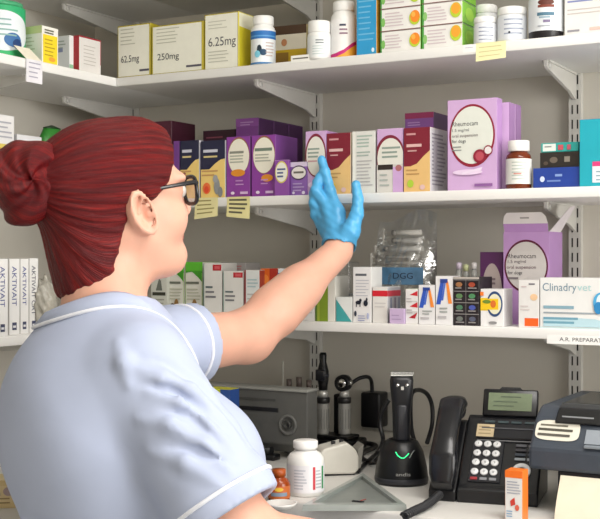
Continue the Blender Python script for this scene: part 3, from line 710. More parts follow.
def redtab(l, r, y, lab, set_):
    carton('carton', lab, 'carton', l, r, y, 'low', set_, .06, '#dcdad5', '#bdbab4', '#c9c6c2', group='white cartons with a red tab', F=[('r', .5, .86, .98, .97, '#b8202c'), ('r', .6, .885, .9, .945, '#d05a60'), ('r', .1, .54, .5, .575, '#5c6a6c'), ('l', .1, .47, .75, 2, .09, .035, '#77787c'), ('r', .0, .0, .02, 1, '#7fb0a0')])
redtab(204, 222, 263, 'white carton with a red tab, the taller one beside the green-topped cartons', .03)
redtab(223.5, 243.5, 271, 'white carton with a red tab, the shorter one', .03)
carton('carton', 'grey carton lying behind the two red-tabbed cartons', 'carton', 222, 246, 262.5, 'low', .11, .06, '#b9b4b2', '#a8a3a0', F=[('l', .3, .93, .95, 2, .05, .025, '#c98a8a')])
carton('carton', 'white carton with a dark red spine beside the orange carton', 'carton', 244.5, 260, 270, 'low', .03, .05, '#d9dcda', '#8f3a2c', '#d8d0c8', F=[('r', 0, 0, .1, 1, '#8c3a3c'), ('l', .2, .8, .95, 3, .07, .03, '#a9c0c4'), ('l', .2, .5, .9, 3, .09, .03, '#b9b6b4')])
carton('carton', 'orange and red carton beyond the forearm', 'carton', 260.5, 277.5, 268.5, 'low', .05, .06, '#d8641f', '#b8381c', '#dc6a2a', F=[('r', .55, 0, 1, 1, '#a82c1c'), ('e', .3, .78, .2, .1, '#e88a3c'), ('l', .1, .5, .5, 3, .1, .04, '#eab08a')])
carton('carton', 'white carton with a blue stripe beyond the forearm', 'carton', 278, 300, 268.5, 'low', .05, .06, '#dfe3e6', '#cfd3d6', F=[('r', 0, .84, 1, .91, '#2f6fae'), ('l', .1, .7, .9, 3, .1, .03, '#b5bcc2')])
carton('carton', 'plain white carton under the raised forearm', 'carton', 296, 315, 298, 'low', .012, .06, '#dddcda', '#d0cecb', F=[('l', .1, .6, .9, 3, .12, .04, '#c4bfc0')])
carton('carton', 'white carton with an olive green panel under the wrist', 'carton', 315.5, 335.5, 276, 'low', .012, .06, '#dedbd2', '#d0cdc4', F=[('r', .0, 0, .64, .97, '#7c9424'), ('r', .0, 0, .1, .97, '#5c7a2a'), ('r', .1, .0, .22, .9, '#98a83a')])
carton('carton', 'low white carton with a teal triangle right of the olive panel', 'carton', 336, 352.5, 297, 'low', .012, .06, '#dde0dd', '#cfd2cf', F=[('p', [(.02, .02), (.98, .02), (.02, .9)], '#3f9c9c')])
# clear box under the cuff
Yd = FRONT + .09; X0, t = onY(336.5, Yd); X1, _ = onY(349, Yd); h = zat(262, t) - ZT['low']
mb = MB(); mb.box((0, 0, 0), (X1 - X0, .05, h), film_mat(), bevel=.003, seg=2); e = mb.build('plastic_box', loc=(X0, Yd + CY, ZT['low'])); tag(e, 'tall clear plastic box below the glove cuff', 'box')
mb = MB(); mb.box((.003, .004, .003), (X1 - X0 - .003, .046, h * .45), M('#8d9698', .4)); mb.build('insert', e)
carton('carton', 'tall white carton with black animal silhouettes', 'carton', 353, 371.5, 267, 'low', .012, .05, '#e2e1e0', '#cfcecb', F=[('r', .14, .84, .75, .88, '#5c6066'), ('l', .16, .76, .9, 6, .055, .015, '#b9bac2'),
       ('e', .3, .36, .15, .035, '#1c2230'), ('e', .42, .40, .07, .03, '#1c2230'), ('r', .18, .28, .23, .36, '#1c2230'), ('r', .38, .28, .43, .36, '#1c2230'), ('e', .72, .35, .12, .055, '#1c2230'), ('e', .78, .42, .05, .03, '#1c2230'), ('e', .16, .16, .07, .05, '#2a3040'), ('l', .3, .12, .75, 3, .04, .015, '#8990b4'), ('e', .85, .12, .06, .06, '#a9b0d0')])
carton('carton', 'white carton with a red stripe near its top and a barred side', 'carton', 372.5, 388, 287, 'low', .014, .06, '#dfddd8', '#a9a8ac', '#d5d3cf', F=[('r', 0, .74, 1, .9, '#cc2230'), ('l', .15, .55, .9, 2, .1, .03, '#c9c6c4')], R=[('r', 0, .74, 1, .9, '#b83a48'), ('r', .2, .1, .3, .7, '#6f7488'), ('r', .5, .1, .62, .7, '#7d6f80'), ('r', .8, .1, .9, .7, '#6f7488')])
carton('carton', 'tiny lilac carton in front of the barred white carton', 'carton', 389.5, 404.5, 308.5, 'low', .006, .008, '#c4aed0', '#b09abc', '#d8cade', F=[('l', .15, .55, .85, 2, .25, .06, '#a48fb4')])
carton('carton', 'white carton with three red flags', 'carton', 405.5, 418, 289, 'low', .012, .05, '#e2e0de', '#cfccc9', '#d2d8c0', F=[('p', [(.35, .83), (1, .95), (1, .80)], '#c8232e'), ('p', [(.35, .5), (1, .63), (1, .47)], '#c8232e'), ('p', [(.3, .18), (1, .34), (.8, .16)], '#b0202c'), ('l', .1, .72, .6, 2, .08, .03, '#b4b0b0'), ('l', .1, .4, .6, 2, .08, .03, '#b4b0b0'), ('r', 0, .64, 1, .66, '#c4c0bd'), ('r', 0, .34, 1, .36, '#c4c0bd')])
def stripes(l, r, y, lab):
    carton('carton', lab, 'carton', l, r, y, 'low', .012, .04, '#e3e2e2', '#cfcdcc', group='white cartons with blue and orange stripes', F=[('p', [(.04, .42), (.3, .42), (.52, .9), (.3, .9)], '#2f55b8'), ('p', [(.34, .5), (.46, .5), (.62, .9), (.54, .9)], '#4668c4'), ('p', [(.62, .88), (.74, .9), (.98, .44), (.76, .44)], '#ee8a34'), ('r', .28, .86, .72, .94, '#2a4490'), ('l', .25, .34, .85, 2, .07, .03, '#9aa09c'), ('l', .15, .16, .85, 1, .07, .05, '#b7b4b6')])
stripes(418.5, 435, 285, 'white carton with blue and orange stripes, the shorter one')
stripes(435.5, 453, 276, 'white carton with blue and orange stripes, the taller one')
bk = [('r', 0, .96, 1, 1, '#b8b0a8'), ('r', .48, 0, .5, .97, '#7c7876')]
for i in range(4):
    v = .1 + .235 * i
    bk += [('r', 0, v + .13, 1, v + .145, '#8d8a88'), ('e', .25, v + .04, .13, .05, ('#6a6f6a', '#4c7a5c', '#5a7f52', '#9a6a44')[i]), ('e', .75, v + .04, .13, .05, ('#54586a', '#4a58a8', '#4e8a5c', '#a0452e')[i]), ('l', .1, v - .03, .45, 1, .1, .025, '#8a8684'), ('l', .6, v - .03, .95, 1, .1, .025, '#8a8684')]
carton('carton', 'black carton printed with a grid of coloured spots', 'carton', 453.5, 479.5, 277, 'low', .012, .07, '#241d20', '#1c1719', '#2e2629', F=bk)
carton('carton', 'white carton with a yellow band and blue ring', 'carton', 480.5, 504, 289, 'low', .012, .05, '#e6e5e4', '#d2d0cf', F=[('r', .0, .42, .86, .76, '#f0cc1e'), ('e', .62, .6, .34, .34, '#2d4a78'), ('e', .62, .6, .28, .27, '#e8e4c4'), ('r', .02, .45, .78, .74, '#efc61c'), ('e', .56, .6, .12, .1, '#d8702a'), ('e', .28, .66, .18, .05, '#6e8a2c'), ('r', .0, .82, .15, .92, '#ee7a2a'), ('e', .55, .1, .18, .04, '#8a8a8a')])
carton('carton', 'dark purple carton with pale arch behind the yellow-banded carton', 'carton', 480, 503.5, 252, 'low', .11, .06, '#5a2a5c', '#3c1c40', '#6a3468', F=[('e', .52, .38, .45, .46, '#b9aaa6'), ('r', .07, 0, .97, .4, '#b9aaa6'), ('l', .15, .62, .8, 2, .06, .03, '#7c6a70')])
# open lilac carton
Yd = FRONT + .10; X0, t0 = onY(503.5, Yd); X1, t1 = onY(549, Yd); z = ZT['low']; h = zat(232, t0) - z; w = X1 - X0
e = empty('carton', (X0, Yd + CY, z)); tag(e, 'large lilac carton standing open with its lid up at the right', 'carton')
mb = MB(); mo, mi_ = card('#c095cc'), card('#ddd6da'); d = .085; th = .0009
mb.box((0, 0, 0), (w, d, th), mo); mb.box((0, 0, th), (w, th, h), mo); mb.box((0, d - th, th), (w, d, h), mo); mb.box((0, th, th), (th, d - th, h), mo); mb.box((w - th, th, th), (w, d - th, h), card('#a87fb6'))
do_print(mb, [('e', .5, .63, .48, .285, '#5f1a38'), ('e', .5, .63, .445, .262, '#cfcac6'), ('t', 'Rheumocam', .1, .74, .05, .62, '#2c2a30'), ('t', '1.5 mg/ml', .1, .68, .034, .4, '#5c5458'), ('t', 'oral suspension', .08, .62, .036, .64, '#6d5058'), ('t', 'for dogs', .1, .56, .036, .32, '#3c3a40'), ('l', .1, .5, .4, 1, .05, .02, '#7c7478'), ('e', .62, .39, .12, .06, '#5f1a38'), ('e', .8, .43, .09, .05, '#5f1a38')], lambda u, v, k: (u * w, -EPS * k - .0001, v * h), w, h)
mb.build('box', e)
mb = MB(); fh = zat(213, t0) - z - h
def lp(u, v, o): return (w * (.02 + .96 * u) - .004 * v + .004 * u * v, .002 - .008 * v - o, h + fh * v)
n = 8
prof = [(0, 0), (1, 0), (1, .45), (.96, .8), (.88, 1), (.12, 1), (.04, .8), (0, .45)]
mb.face([lp(u, v, .0006) for u, v in prof], card('#e2dcda')); mb.face([lp(u, v, 0) for u, v in prof][::-1], mo)
for a, b in zip(prof, prof[1:] + prof[:1]): mb.face([lp(*a, .0006), lp(*a, 0), lp(*b, 0), lp(*b, .0006)], mi_)
do_print(mb, [('r', .0, .0, 1, .42, '#b98cc6'), ('r', .4, .68, .6, .76, '#a09a98')], lambda u, v, k: lp(u, v, .0007 + EPS * k), w, fh)
mb.build('lid_flap', e)
mb = MB(); q = [(w, .004, h), (w, .075, h), (w + .03, .072, h + .05), (w + .034, .02, h + .045)]
mb.face(q, mi_); mb.face([(a - .0006, b, c + .0004) for a, b, c in q][::-1], mi_)
mb.build('side_flap', e)
carton('carton', 'white carton with an orange square left of the wide white carton', 'carton', 518.5, 539.5, 280, 'low', .012, .04, '#e0dedb', '#d0cdca', F=[('r', .3, .03, .97, .2, '#e85f1e'), ('e', .75, .64, .18, .07, '#e9c39a'), ('r', .5, .9, .8, .93, '#77747a'), ('l', .15, .86, .45, 1, .08, .02, '#c7b2b4'), ('l', .1, .45, .6, 2, .07, .02, '#d0c4c2')])
carton('carton', 'wide white carton with blue-grey lettering and a blue drop at the right end', 'carton', 540, 634, 278, 'low', .012, .06, '#e5e5e3', '#d5d5d3', F=[('t', 'Clinadry', .03, .82, .155, .37, '#6f8a9a'), ('t', 'vet', .41, .82, .14, .15, '#a9cfcf'), ('l', .04, .42, .5, 1, .1, .06, '#86a9b8'), ('l', .04, .31, .72, 1, .1, .03, '#9aa4aa'), ('w', .04, [(.04, .2), (.3, .22), (.6, .2), (.72, .14)], '#b5d3dc'), ('l', .04, .2, .5, 2, .08, .045, '#6fa0b4'), ('e', .66, .52, .08, .2, '#4fa8d8'), ('e', .67, .55, .055, .14, '#d8e8ee'), ('r', .0, .0, 1, .03, '#c2d4d6'), ('e', .64, .42, .05, .12, '#2f86c0')])
# small clear vials behind the black carton
for i, (px, col) in enumerate(((459, '#c4b8c8'), (466, '#b4b88c'), (474, '#c8c4c2'))):
    Yd = FRONT + .11; X, t = onY(px, Yd); z = ZT['low']; hh = zat(262 + 2 * (i % 2), t) - z
    e = empty('vial', (X, Yd + CY, z)); tag(e, 'slim clear vial behind the black spotted carton, %s of three' % ('left', 'middle', 'right')[i], 'vial', 'slim clear vials')
    mb = MB(); mb.lathe([(0, 0), (.005, 0), (.006, .003), (.006, hh * .85), (.004, hh * .88)], M('#c9c9c4', .1, trans=.6), 16); mb.build('tube', e)
    mb = MB(); mb.lathe([(0, hh * .88), (.0055, hh * .88), (.0055, hh * .985), (0, hh)], M(col, .4), 16); mb.build('stopper', e)
# clear bag of syringes
Yd = FRONT + .13; X0, t = onY(372, Yd); X1, _ = onY(437, Yd); z = ZT['low']; bw = X1 - X0; bh = zat(216, t) - z
e = empty('plastic_bag', ((X0 + X1) / 2, Yd + CY, z)); tag(e, 'clear plastic bag of white wrapped syringes with a blue label behind the low cartons', 'bag')
mb = MB(); fm = film_mat(); n = 26
def bagp(u, v, s):
    edge = (1 - (2 * u - 1) ** 4) * (1 - .9 * v ** 3) * min(1, v * 12 + .05)
    wv = .006 * math.sin(13 * u + 5 * v) * math.sin(9 * v + 3 * u) + .004 * math.sin(31 * u - 17 * v)
    return ((u - .5) * bw * (1 - .12 * v * v), s * (.036 * edge) + wv * edge + .02 * v * v * (1 if s < 2 else 0), v * bh * (1 - .06 * math.sin(5 * u + 1)))
for s in (-1, 1):
    vs = [[mb.bm.verts.new(bagp(i / n, j / n, s)) for i in range(n + 1)] for j in range(n + 1)]
    for j in range(n):
        for i in range(n):
            f = mb.bm.faces.new([vs[j][i], vs[j][i+1], vs[j+1][i+1], vs[j+1][i]]); f.smooth = True; f.material_index = mb.mi(fm)
mb.build('film', e)
for i, (yc, l, r) in enumerate(((233, 389, 423), (241, 389, 423), (249, 381, 424), (257, 377, 420), (263, 377, 421))):
    zz = zat(yc, t) - z; a, _ = onY(l, Yd); b, _ = onY(r, Yd)
    mb = MB(); mb.tube([(0, 0, 0), (b - a, .0, 0)], .0052 if i < 3 else .004, M('#c9c5bd' if i < 3 else '#a9a49c', .35), 12)
    mb.tube([(.01, -.0005, 0), (.02, -.0005, 0)], .0056, M('#8e8a84', .4), 12)
    mb.box((-.012, -.002, -.008), (-.008, .002, .008), M('#c9c5bd', .35)); mb.tube([(-.012, 0, 0), (0, 0, 0)], .002, M('#c9c5bd', .35), 8)
    o = mb.build('syringe', loc=(a, Yd + CY - .004, zz + z), rz=.04 * (i - 2)); tag(o, 'white syringe inside the clear bag, %s from the top' % ('first', 'second', 'third', 'fourth', 'fifth')[i], 'syringe', 'syringes inside the clear bag')
a, _ = onY(376, Yd); b, _ = onY(430, Yd); z1 = zat(267, t) - z; z0 = zat(284, t) - z
mb = MB(); mb.box((a - e.location.x, -.036, z0), (b - e.location.x, -.034, z1), M('#4d7492', .35, var=.3, scale=30), bevel=.0005)
do_print(mb, [('t', 'DGG', .46, .52, .34, .36, '#14203a'), ('e', .12, .5, .06, .22, '#1d2c46')], lambda u, v, k: (a - e.location.x + u * (b - a), -.0362 - EPS * k, z0 + v * (z1 - z0)), b - a, z1 - z0)
mb.build('bag_label', e)
# ------------------------------------------------------------------ things on the worktop
BLK = M('#111114', .38, var=.06, scale=60, name='black_plastic'); BLK2 = M('#0f0f11', .25, name='gloss_black_plastic'); CHROME = M('#c9c9c6', .18, metal=1.0, name='chrome')
# --- grey machine with slots and dial
Ym = 2.045; X1, t1 = onY(307.5, Ym); X0 = X1 - .36; hm = zat(391, t1) - COUNTER
e = empty('machine', ((X0 + X1) / 2, Ym + .105 + CY, COUNTER)); tag(e, 'dark grey slab-shaped machine with a dial and slot, partly behind the blue tunic', 'machine')
GR = M('#5d5d5a', .45, var=.05, scale=50); hw = (X1 - X0) / 2
mb = MB(); mb.prism([(-.105, .03), (-.105, hm - .004), (-.101, hm), (-.062, hm), (-.062, .012), (-.09, .012)], 'x', -hw, hw, GR, bevel=.003); body = mb.build('body', e)
mb = MB(); mb.box((-hw - .002, -.109, hm - .004), (hw + .002, -.060, hm + .002), M('#8d8d88', .4), bevel=.002, seg=2); mb.build('lid', e)
mb = MB(); mb.box((-hw + .02, -.1065, hm - .047), (hw - .068, -.1045, hm - .039), DARK); mb.box((-hw + .02, -.1062, hm - .026), (hw - .075, -.1045, hm - .021), M('#4a4a48', .5)); mb.build('slot', e)
mb = MB(); rt = Matrix.Translation((hw - .045, -.105, hm * .50)) @ Matrix.Rotation(math.pi / 2, 4, 'X')
mb.lathe([(.014, 0), (.021, 0), (.021, .003), (.019, .004), (.015, .003), (.014, 0)], M('#6c6c69', .4), 32, mat=rt); mb.build('dial_ring', e)
mb = MB(); mb.lathe([(0, 0), (.009, 0), (.009, .007), (.006, .008), (.005, .005), (0, .005)], M('#3c3c3a', .35), 24, mat=rt); mb.build('dial', e)
for a in (-hw + .03, hw - .03):
    for b in (-.077,):
        mb = MB(); mb.lathe([(0, 0), (.012, 0), (.012, .0125), (0, .0125)], DARK, 12, c=(a, b, 0)); mb.build('foot', e)
mb = MB(); mb.box((-.10, -.135, .0), (.12, -.108, .012), BLK, bevel=.003, seg=2); mb.tube([(-.09, -.125, .018), (-.02, -.13, .022), (.05, -.122, .017), (.11, -.128, .02)], .008, BLK); mb.build('front_tray', e)
# things on the machine
for px, yy, r, lab in ((289, 379, .007, 'dark bottle peeping over the grey machine, leftmost of three'), (299, 377, .0075, 'dark bottle peeping over the grey machine, middle of three'), (309, 380, .007, 'dark bottle peeping over the grey machine, nearest the tall instrument head')):
    Y = Ym + .085; X, t = onY(px, Y); z = COUNTER; hh = zat(yy, t) - z
    ee = empty('small_bottle', (X, Y + CY, z)); tag(ee, lab, 'bottle', 'dark bottles behind the machine')
    mb = MB(); mb.lathe([(0, 0), (r, 0), (r * 1.6, 0), (r * 1.6, hh * .72), (r, hh * .82), (r * .6, hh * .86)], M('#3a2c26', .2), 16); mb.build('body', ee)
    mb = MB(); mb.lathe([(0, hh * .86), (r * .8, hh * .86), (r * .8, hh), (0, hh)], M('#5a4f4a', .4), 16); mb.build('cap', ee)
Y = Ym + .13; X, t = onY(283, Y); z = COUNTER
mb = MB(); hh = zat(361, t) - z
mb.lathe([(0, 0), (.012, 0), (.012, .003), (.0022, .005), (.0018, hh), (0, hh)], M('#c9c7bd', .4), 12); o = mb.build('thermometer_rod', loc=(X, Y + CY, z)); tag(o, 'thin upright pale rod standing behind the grey machine', 'rod')
# small blue and yellow carton behind the chest
Y = Ym - .09; X0c, t = onY(206, Y); X1c, _ = onY(230, Y)
mb = carton_mesh(X1c - X0c, .035, zat(388, t) - COUNTER, '#2f55a0', '#284a8c', '#d8d43a', F=[('r', 0, 0, .6, 1, '#cfd83c'), ('e', .8, .75, .2, .12, '#b9c8dc')]); o = mb.build('carton', loc=(X0c, Y + CY, COUNTER)); tag(o, 'blue and yellow carton peeping out behind the chest in front of the grey machine', 'carton')

# --- diagnostic handles in a black charger
g = W(333, 446, 2.50); g.z = COUNTER
e = empty('instrument_charger', g); tag(e, 'black charger base holding two white instrument handles', 'charger')
mb = MB(); mb.prism([(-.055, -.04), (.06, -.04), (.068, .0), (.06, .045), (-.055, .045), (-.062, 0)], 'z', 0, .022, BLK, bevel=.004)
mb.prism([(-.045, -.03), (.05, -.03), (.05, .03), (-.045, .03)], 'z', .0225, .03, BLK, bevel=.003); mb.build('body', e)
mb = MB(); mb.box((-.006, .012, .03), (.016, .036, .115), BLK, bevel=.004, seg=2); mb.build('back_post', e)
SIL = M('#b4b3ae', .35, metal=.25, var=.05)
def handle(px, pybot, head, lab):
    t = 2.50; p = W(px, pybot, t); z = COUNTER + .0305
    u = 1 / FP * t
    z_top = zat(403, t) - z                              # end of the grip
    ee = empty('otoscope' if head == 'tall' else 'ophthalmoscope', (p.x, p.y, z)); tag(ee, lab, 'medical instrument')
    r = .0135
    mb = MB(); mb.lathe([(0, 0), (r, 0), (r, .003), (r * .98, .005), (r * .98, z_top - .004), (r, z_top)], SIL, 28)
    for k in range(14):
        a = 2 * math.pi * k / 14
        mb.box((-.0008, -.0006, .012), (.0008, .0006, z_top - .012), M('#8e8d88', .4), mat=Matrix.Translation((r * .98 * math.cos(a), r * .98 * math.sin(a), 0)) @ Matrix.Rotation(a + math.pi/2, 4, 'Z'))
    mb.build('grip', ee)
    mb = MB(); zz = z_top
    mb.lathe([(0, zz), (r * 1.06, zz), (r * 1.1, zz + .004), (r * 1.1, zz + .011), (r, zz + .013), (0, zz + .013)], M('#2b2a2a', .3), 28); mb.build('collar_ring', ee)
    mb = MB(); mb.lathe([(0, zz + .013), (r * .85, zz + .013), (r * .8, zz + .022), (r * .6, zz + .03), (0, zz + .031)], M('#dcdbd6', .25, metal=.5), 28); mb.build('neck', ee)
    zz += .031
    if head == 'tall':
        mb = MB(); mb.lathe([(0, zz - .003), (.0095, zz - .003), (.010, zz + .008), (.0125, zz + .02), (.0125, zz + .038), (.010, zz + .048), (.0075, zz + .058), (.008, zz + .072), (.0065, zz + .078), (0, zz + .078)], BLK, 24)
        mb.box((-.011, -.0155, zz + .018), (.011, -.009, zz + .042), M('#24252b', .3), bevel=.002, seg=2); h = mb.build('head', ee)
        mb = MB(); mb.lathe([(.0085, zz + .024), (.0132, zz + .026), (.0132, zz + .032), (.0085, zz + .034)], M('#2f3038', .3), 24); mb.build('dial', h)
    else:
        rt = Matrix.Translation((-.002, -.0, zz + .012)) @ Matrix.Rotation(math.pi / 2, 4, 'X')
        mb = MB(); mb.lathe([(.010, -.008), (.0175, -.008), (.0185, 0), (.0175, .010), (.012, .012), (.010, -.008)], BLK, 28, mat=rt); h = mb.build('head', ee)
        mb = MB(); mb.lathe([(0, .006), (.011, .006), (.012, .011), (.007, .014), (0, .014)], CHROME, 24, mat=rt); mb.build('lens_rim', h)
        mb = MB(); mb.lathe([(0, .0), (.006, .0), (.006, .010), (0, .011)], CHROME, 16, c=(.013, 0, zz + .008)); mb.build('thumb_wheel', h)
    return ee
handle(323, 440, 'tall', 'white ribbed instrument handle with a tall black head, left of the pair')
handle(344.5, 441, 'round', 'white ribbed instrument handle with a round chrome and black head, right of the pair')
# --- mains adaptor on the wall and its cable
Yw = 2.34 - .0185; X0, t = onY(360.5, Yw - .035); X1, _ = onY(380, Yw - .035); zt, zb = zat(392, t), zat(427, t)
e = empty('power_adapter', ((X0 + X1) / 2, -.0005, zb)); tag(e, 'black mains adapter plugged in on the back wall right of the instrument handles', 'adapter')
w = (X1 - X0) / 2
mb = MB(); mb.box((-w, -.055, 0), (w, -.009, zt - zb), BLK, bevel=.005, seg=3); mb.build('body', e)
mb = MB(); mb.box((-.043, -.0085, -.012), (.043, 0, .074), M('#b9b6ae', .4), bevel=.002); mb.build('socket_plate', e)
def cable(pts, r, lab, col=BLK, smooth=True):
    P_ = [Vector(p) for p in pts]; out = []
    for i in range(len(P_) - 1):
        p0, p1, p2, p3 = P_[max(i-1, 0)], P_[i], P_[i+1], P_[min(i+2, len(P_)-1)]
        for k in range(8):
            u = k / 8; out.append(.5 * ((2*p1) + (p2-p0)*u + (2*p0-5*p1+4*p2-p3)*u*u + (3*p1-p0-3*p2+p3)*u**3))
    out.append(P_[-1])
    mb = MB(); mb.tube(out, r, col, 10); o = mb.build('cable'); tag(o, lab, 'cable'); return o
cable([W(347, 389, 2.49), W(352, 383, 2.5), W(360, 378, 2.51), W(368, 377, 2.52), W(371.5, 382, 2.54), W(372, 393.5, 2.545)], .0042, 'black cable arching from the round instrument head to the mains adapter')
zc = COUNTER + .006
def G(px, py, dz=.006):
    p = ground(px, py); p.z = COUNTER + dz; return p
cable([G(356, 462), G(364, 455), G(376, 449), G(368, 446), G(358, 452, .018), G(362, 461), G(374, 465), G(380, 456)], .005, 'black cable lying in a loose coil beside the white plastic block')
cable([W(427, 443, 2.3), W(432, 425, 2.33), W(432, 406, 2.34), W(427, 394, 2.33), W(418, 390, 2.3), W(411, 396, 2.27), W(411, 425, 2.28), W(414, 440, 2.28)], .0045, 'black cable looping up to the right of the clippers')
cable([W(389, 400, 2.3), W(383, 410, 2.3), W(380, 424, 2.3), W(383, 440, 2.28), W(378, 452, 2.24), G(366, 466), G(358, 474)], .0045, 'black cable hanging down left of the clippers')
cable([G(418, 440), G(424, 436, .02), G(430, 432, .03), G(437, 437, .012), G(444, 446), G(440, 452)], .006, 'black cable bunched between the clippers and the telephone')

# --- clippers in their stand
g = ground(401.5, 482.5); cz = 0
e = empty('charging_stand', g); tag(e, 'round black charging stand with a green light that holds the clippers', 'charger'); e.rotation_euler.z = TH
R = .0475
mb = MB(); mb.lathe([(0, 0), (R, 0), (R * 1.02, .004), (R * 1.02, .014), (R * .98, .03), (R * .84, .058), (R * .64, .076), (R * .5, .08), (R * .46, .074), (R * .44, .05), (0, .048)], M('#101113', .36, var=.05), 48, sy=.95); mb.build('base', e)
mb = MB(); mb.lathe([(R * 1.025, .004), (R * 1.04, .006), (R * 1.04, .011), (R * 1.025, .013)], M('#34353a', .3), 48, sy=.95); mb.build('rim', e)
gm = M('#35e08a', .4, emit=1.3)
def dome(x, zz):      # a point on the front of the dome at height zz
    pr = [(R * 1.02, .014), (R * .98, .03), (R * .84, .058), (R * .64, .076)]
    for (ra, za), (rb, zb_) in zip(pr, pr[1:]):
        if za <= zz <= zb_: r = ra + (rb - ra) * (zz - za) / (zb_ - za); break
    return Vector((x, -.95 * math.sqrt(max(1e-6, r * r - x * x)) - .001, zz))
mb = MB(); mb.tube([dome(x, .0535 + z_) for x, z_ in ((-.0135, .008), (-.010, .002), (-.004, -.002), (.001, -.002), (.006, .002), (.010, .006))], .0010, gm, 8); mb.build('indicator_light', e)
mb = MB(); mb.tube([dome(x, .0535 + z_) for x, z_ in ((.011, -.002), (.016, .006), (.020, .010))], .0008, M('#9aa09c', .3), 8); mb.build('mark', e)
mb = MB(); vs, fs, wt = text_mesh('andis'); hc = .0062; sc = .026 / wt
bv = [mb.bm.verts.new(dome(-.014 + x * sc, .020 + y * hc) - Vector((0, .0004, 0))) for x, y in vs]
for f in fs:
    fc = mb.bm.faces.new([bv[i] for i in f]); fc.material_index = mb.mi(M('#a9a9a6', .4))
mb.build('lettering', e)
e2 = empty('hair_clipper', g + Vector((0, 0, .0485))); e2.rotation_euler.z = TH; tag(e2, 'black hair clippers standing upright in the round charging stand', 'clippers')
def blade_loft(stn, m, name, par):
    mb = MB(); b = mb.bm; rings = []
    for z_, hx, hy, oy in stn:
        rings.append([b.verts.new((hx * math.copysign(abs(math.cos(a)) ** .6, math.cos(a)), oy + hy * math.copysign(abs(math.sin(a)) ** .6, math.sin(a)), z_)) for a in [2*math.pi*i/28 for i in range(28)]])
    for A, B in zip(rings, rings[1:]):
        for i in range(28):
            f = b.faces.new([A[i], A[(i+1) % 28], B[(i+1) % 28], B[i]]); f.smooth = True; f.material_index = mb.mi(m)
    for rg in (rings[0][::-1], rings[-1]): b.faces.new(rg).material_index = mb.mi(m)
    return mb.build(name, par)
blade_loft([(0, .013, .011, 0), (.03, .0155, .014, 0), (.075, .0165, .0155, .0), (.10, .018, .0165, -.001), (.122, .0205, .017, -.002), (.138, .0215, .016, -.003), (.146, .020, .014, -.004)], M('#131418', .36, var=.05), 'body', e2)
mb = MB(); mb.box((-.0085, -.0185, .03), (.0085, -.0145, .095), M('#2b2c31', .3), bevel=.003, seg=2); mb.build('switch_plate', e2)
mb = MB()
mb.box((-.021, -.012, .1465), (.021, .006, .1505), CHROME, bevel=.0008)
for i in range(17): mb.box((-.0205 + i * .0025, -.013, .1508), (-.0192 + i * .0025, .006, .1545), CHROME)
mb.build('blade', e2)
mb = MB()
for x in (-.0085, .0085): mb.lathe([(0, 0), (.0035, 0), (.003, .0015), (0, .0018)], CHROME, 14, mat=Matrix.Translation((x, -.0195, .131)) @ Matrix.Rotation(math.pi/2, 4, 'X'))
mb.box((-.003, -.0205, .122), (.003, -.0185, .129), CHROME, bevel=.0006)
mb.build('blade_screws', e2)

# --- telephone
PHR = math.radians(11); g = ground(497, 505); e = empty('telephone', g); e.rotation_euler.z = PHR; tag(e, 'black desk telephone with a grey-green screen and white round keys', 'telephone')
PB = M('#0f1014', .32, var=.05, scale=80, spec=.5)
x0, x1 = -.068, .067
# wedge body
prof = [(0, .0), (0, .022), (.012, .030), (.115, .128), (.128, .132), (.15, .10), (.15, 0)]
mb = MB(); mb.prism(prof, 'x', x0, x1, PB, bevel=.003); mb.build('body', e)
ang = math.atan2(.098, .103); ca, sa = math.cos(ang), math.sin(ang)
FM = Matrix.Translation((0, .012, .030)) @ Matrix.Rotation(ang, 4, 'X')           # face frame: x right, y up the slope, z out
FL = math.hypot(.103, .098)
mb = MB(); mb.box((-.052, .004, .0006), (.002, .0915, .0025), M('#202126', .35), bevel=.001, mat=FM); mb.box((-.044, .094, .0006), (.062, .137, .006), M('#1c1d22', .3), bevel=.002, mat=FM); pad = mb.build('keypad_panel', e)
wk = M('#e2e3e4', .35)
kx = [-.042, -.026, -.010]; ky = [.082, .0625, .043, .0235]
nums = ['1', '2', '3', '4', '5', '6', '7', '8', '9', '*', '0', '#']
for j in range(4):
    for i in range(3):
        mb = MB(); mt = FM @ Matrix.Translation((kx[i], ky[j], .0026))
        mb.lathe([(0, 0), (.0066, 0), (.0066, .0022), (.0058, .003), (0, .0032)], wk, 24, mat=mt)
        vs, fs, wt = text_mesh(nums[j * 3 + i]); hc = .0045
        bv = [mb.bm.verts.new(mt @ Vector((x * hc - wt * hc / 2, (y - .5) * hc, .0034))) for x, y in vs]
        for f in fs: mb.bm.faces.new([bv[q] for q in f]).material_index = mb.mi(M('#6b6c70', .5))
        mb.build('key', pad)
for x, c in ((-.042, '#a03238'), (-.026, '#8d8f94'), (-.010, '#8d8f94')):
    mb = MB(); mb.box((x - .006, .0070, .0026), (x + .006, .0125, .0045), M(c, .5), bevel=.0008, mat=FM); mb.build('soft_key', pad)
mb = MB(); mb.lathe([(.008, 0), (.0155, 0), (.0155, .003), (.014, .0038), (.008, .003), (.008, 0)], wk, 32, mat=FM @ Matrix.Translation((.036, .030, .001))); mb.lathe([(0, 0), (.0065, 0), (.0065, .003), (0, .0034)], BLK, 24, mat=FM @ Matrix.Translation((.036, .030, .001))); mb.build('navigation_ring', e)
for k in range(4):
    for q in range(2):
        mb = MB(); mb.box((.022 + q * .021, .052 + k * .0095, .0008), (.040 + q * .021, .0575 + k * .0095, .0028), M(('#8f969c', '#39404a', '#3a3a40', '#55565c')[k], .4), bevel=.0006, mat=FM); mb.build('feature_key', e)
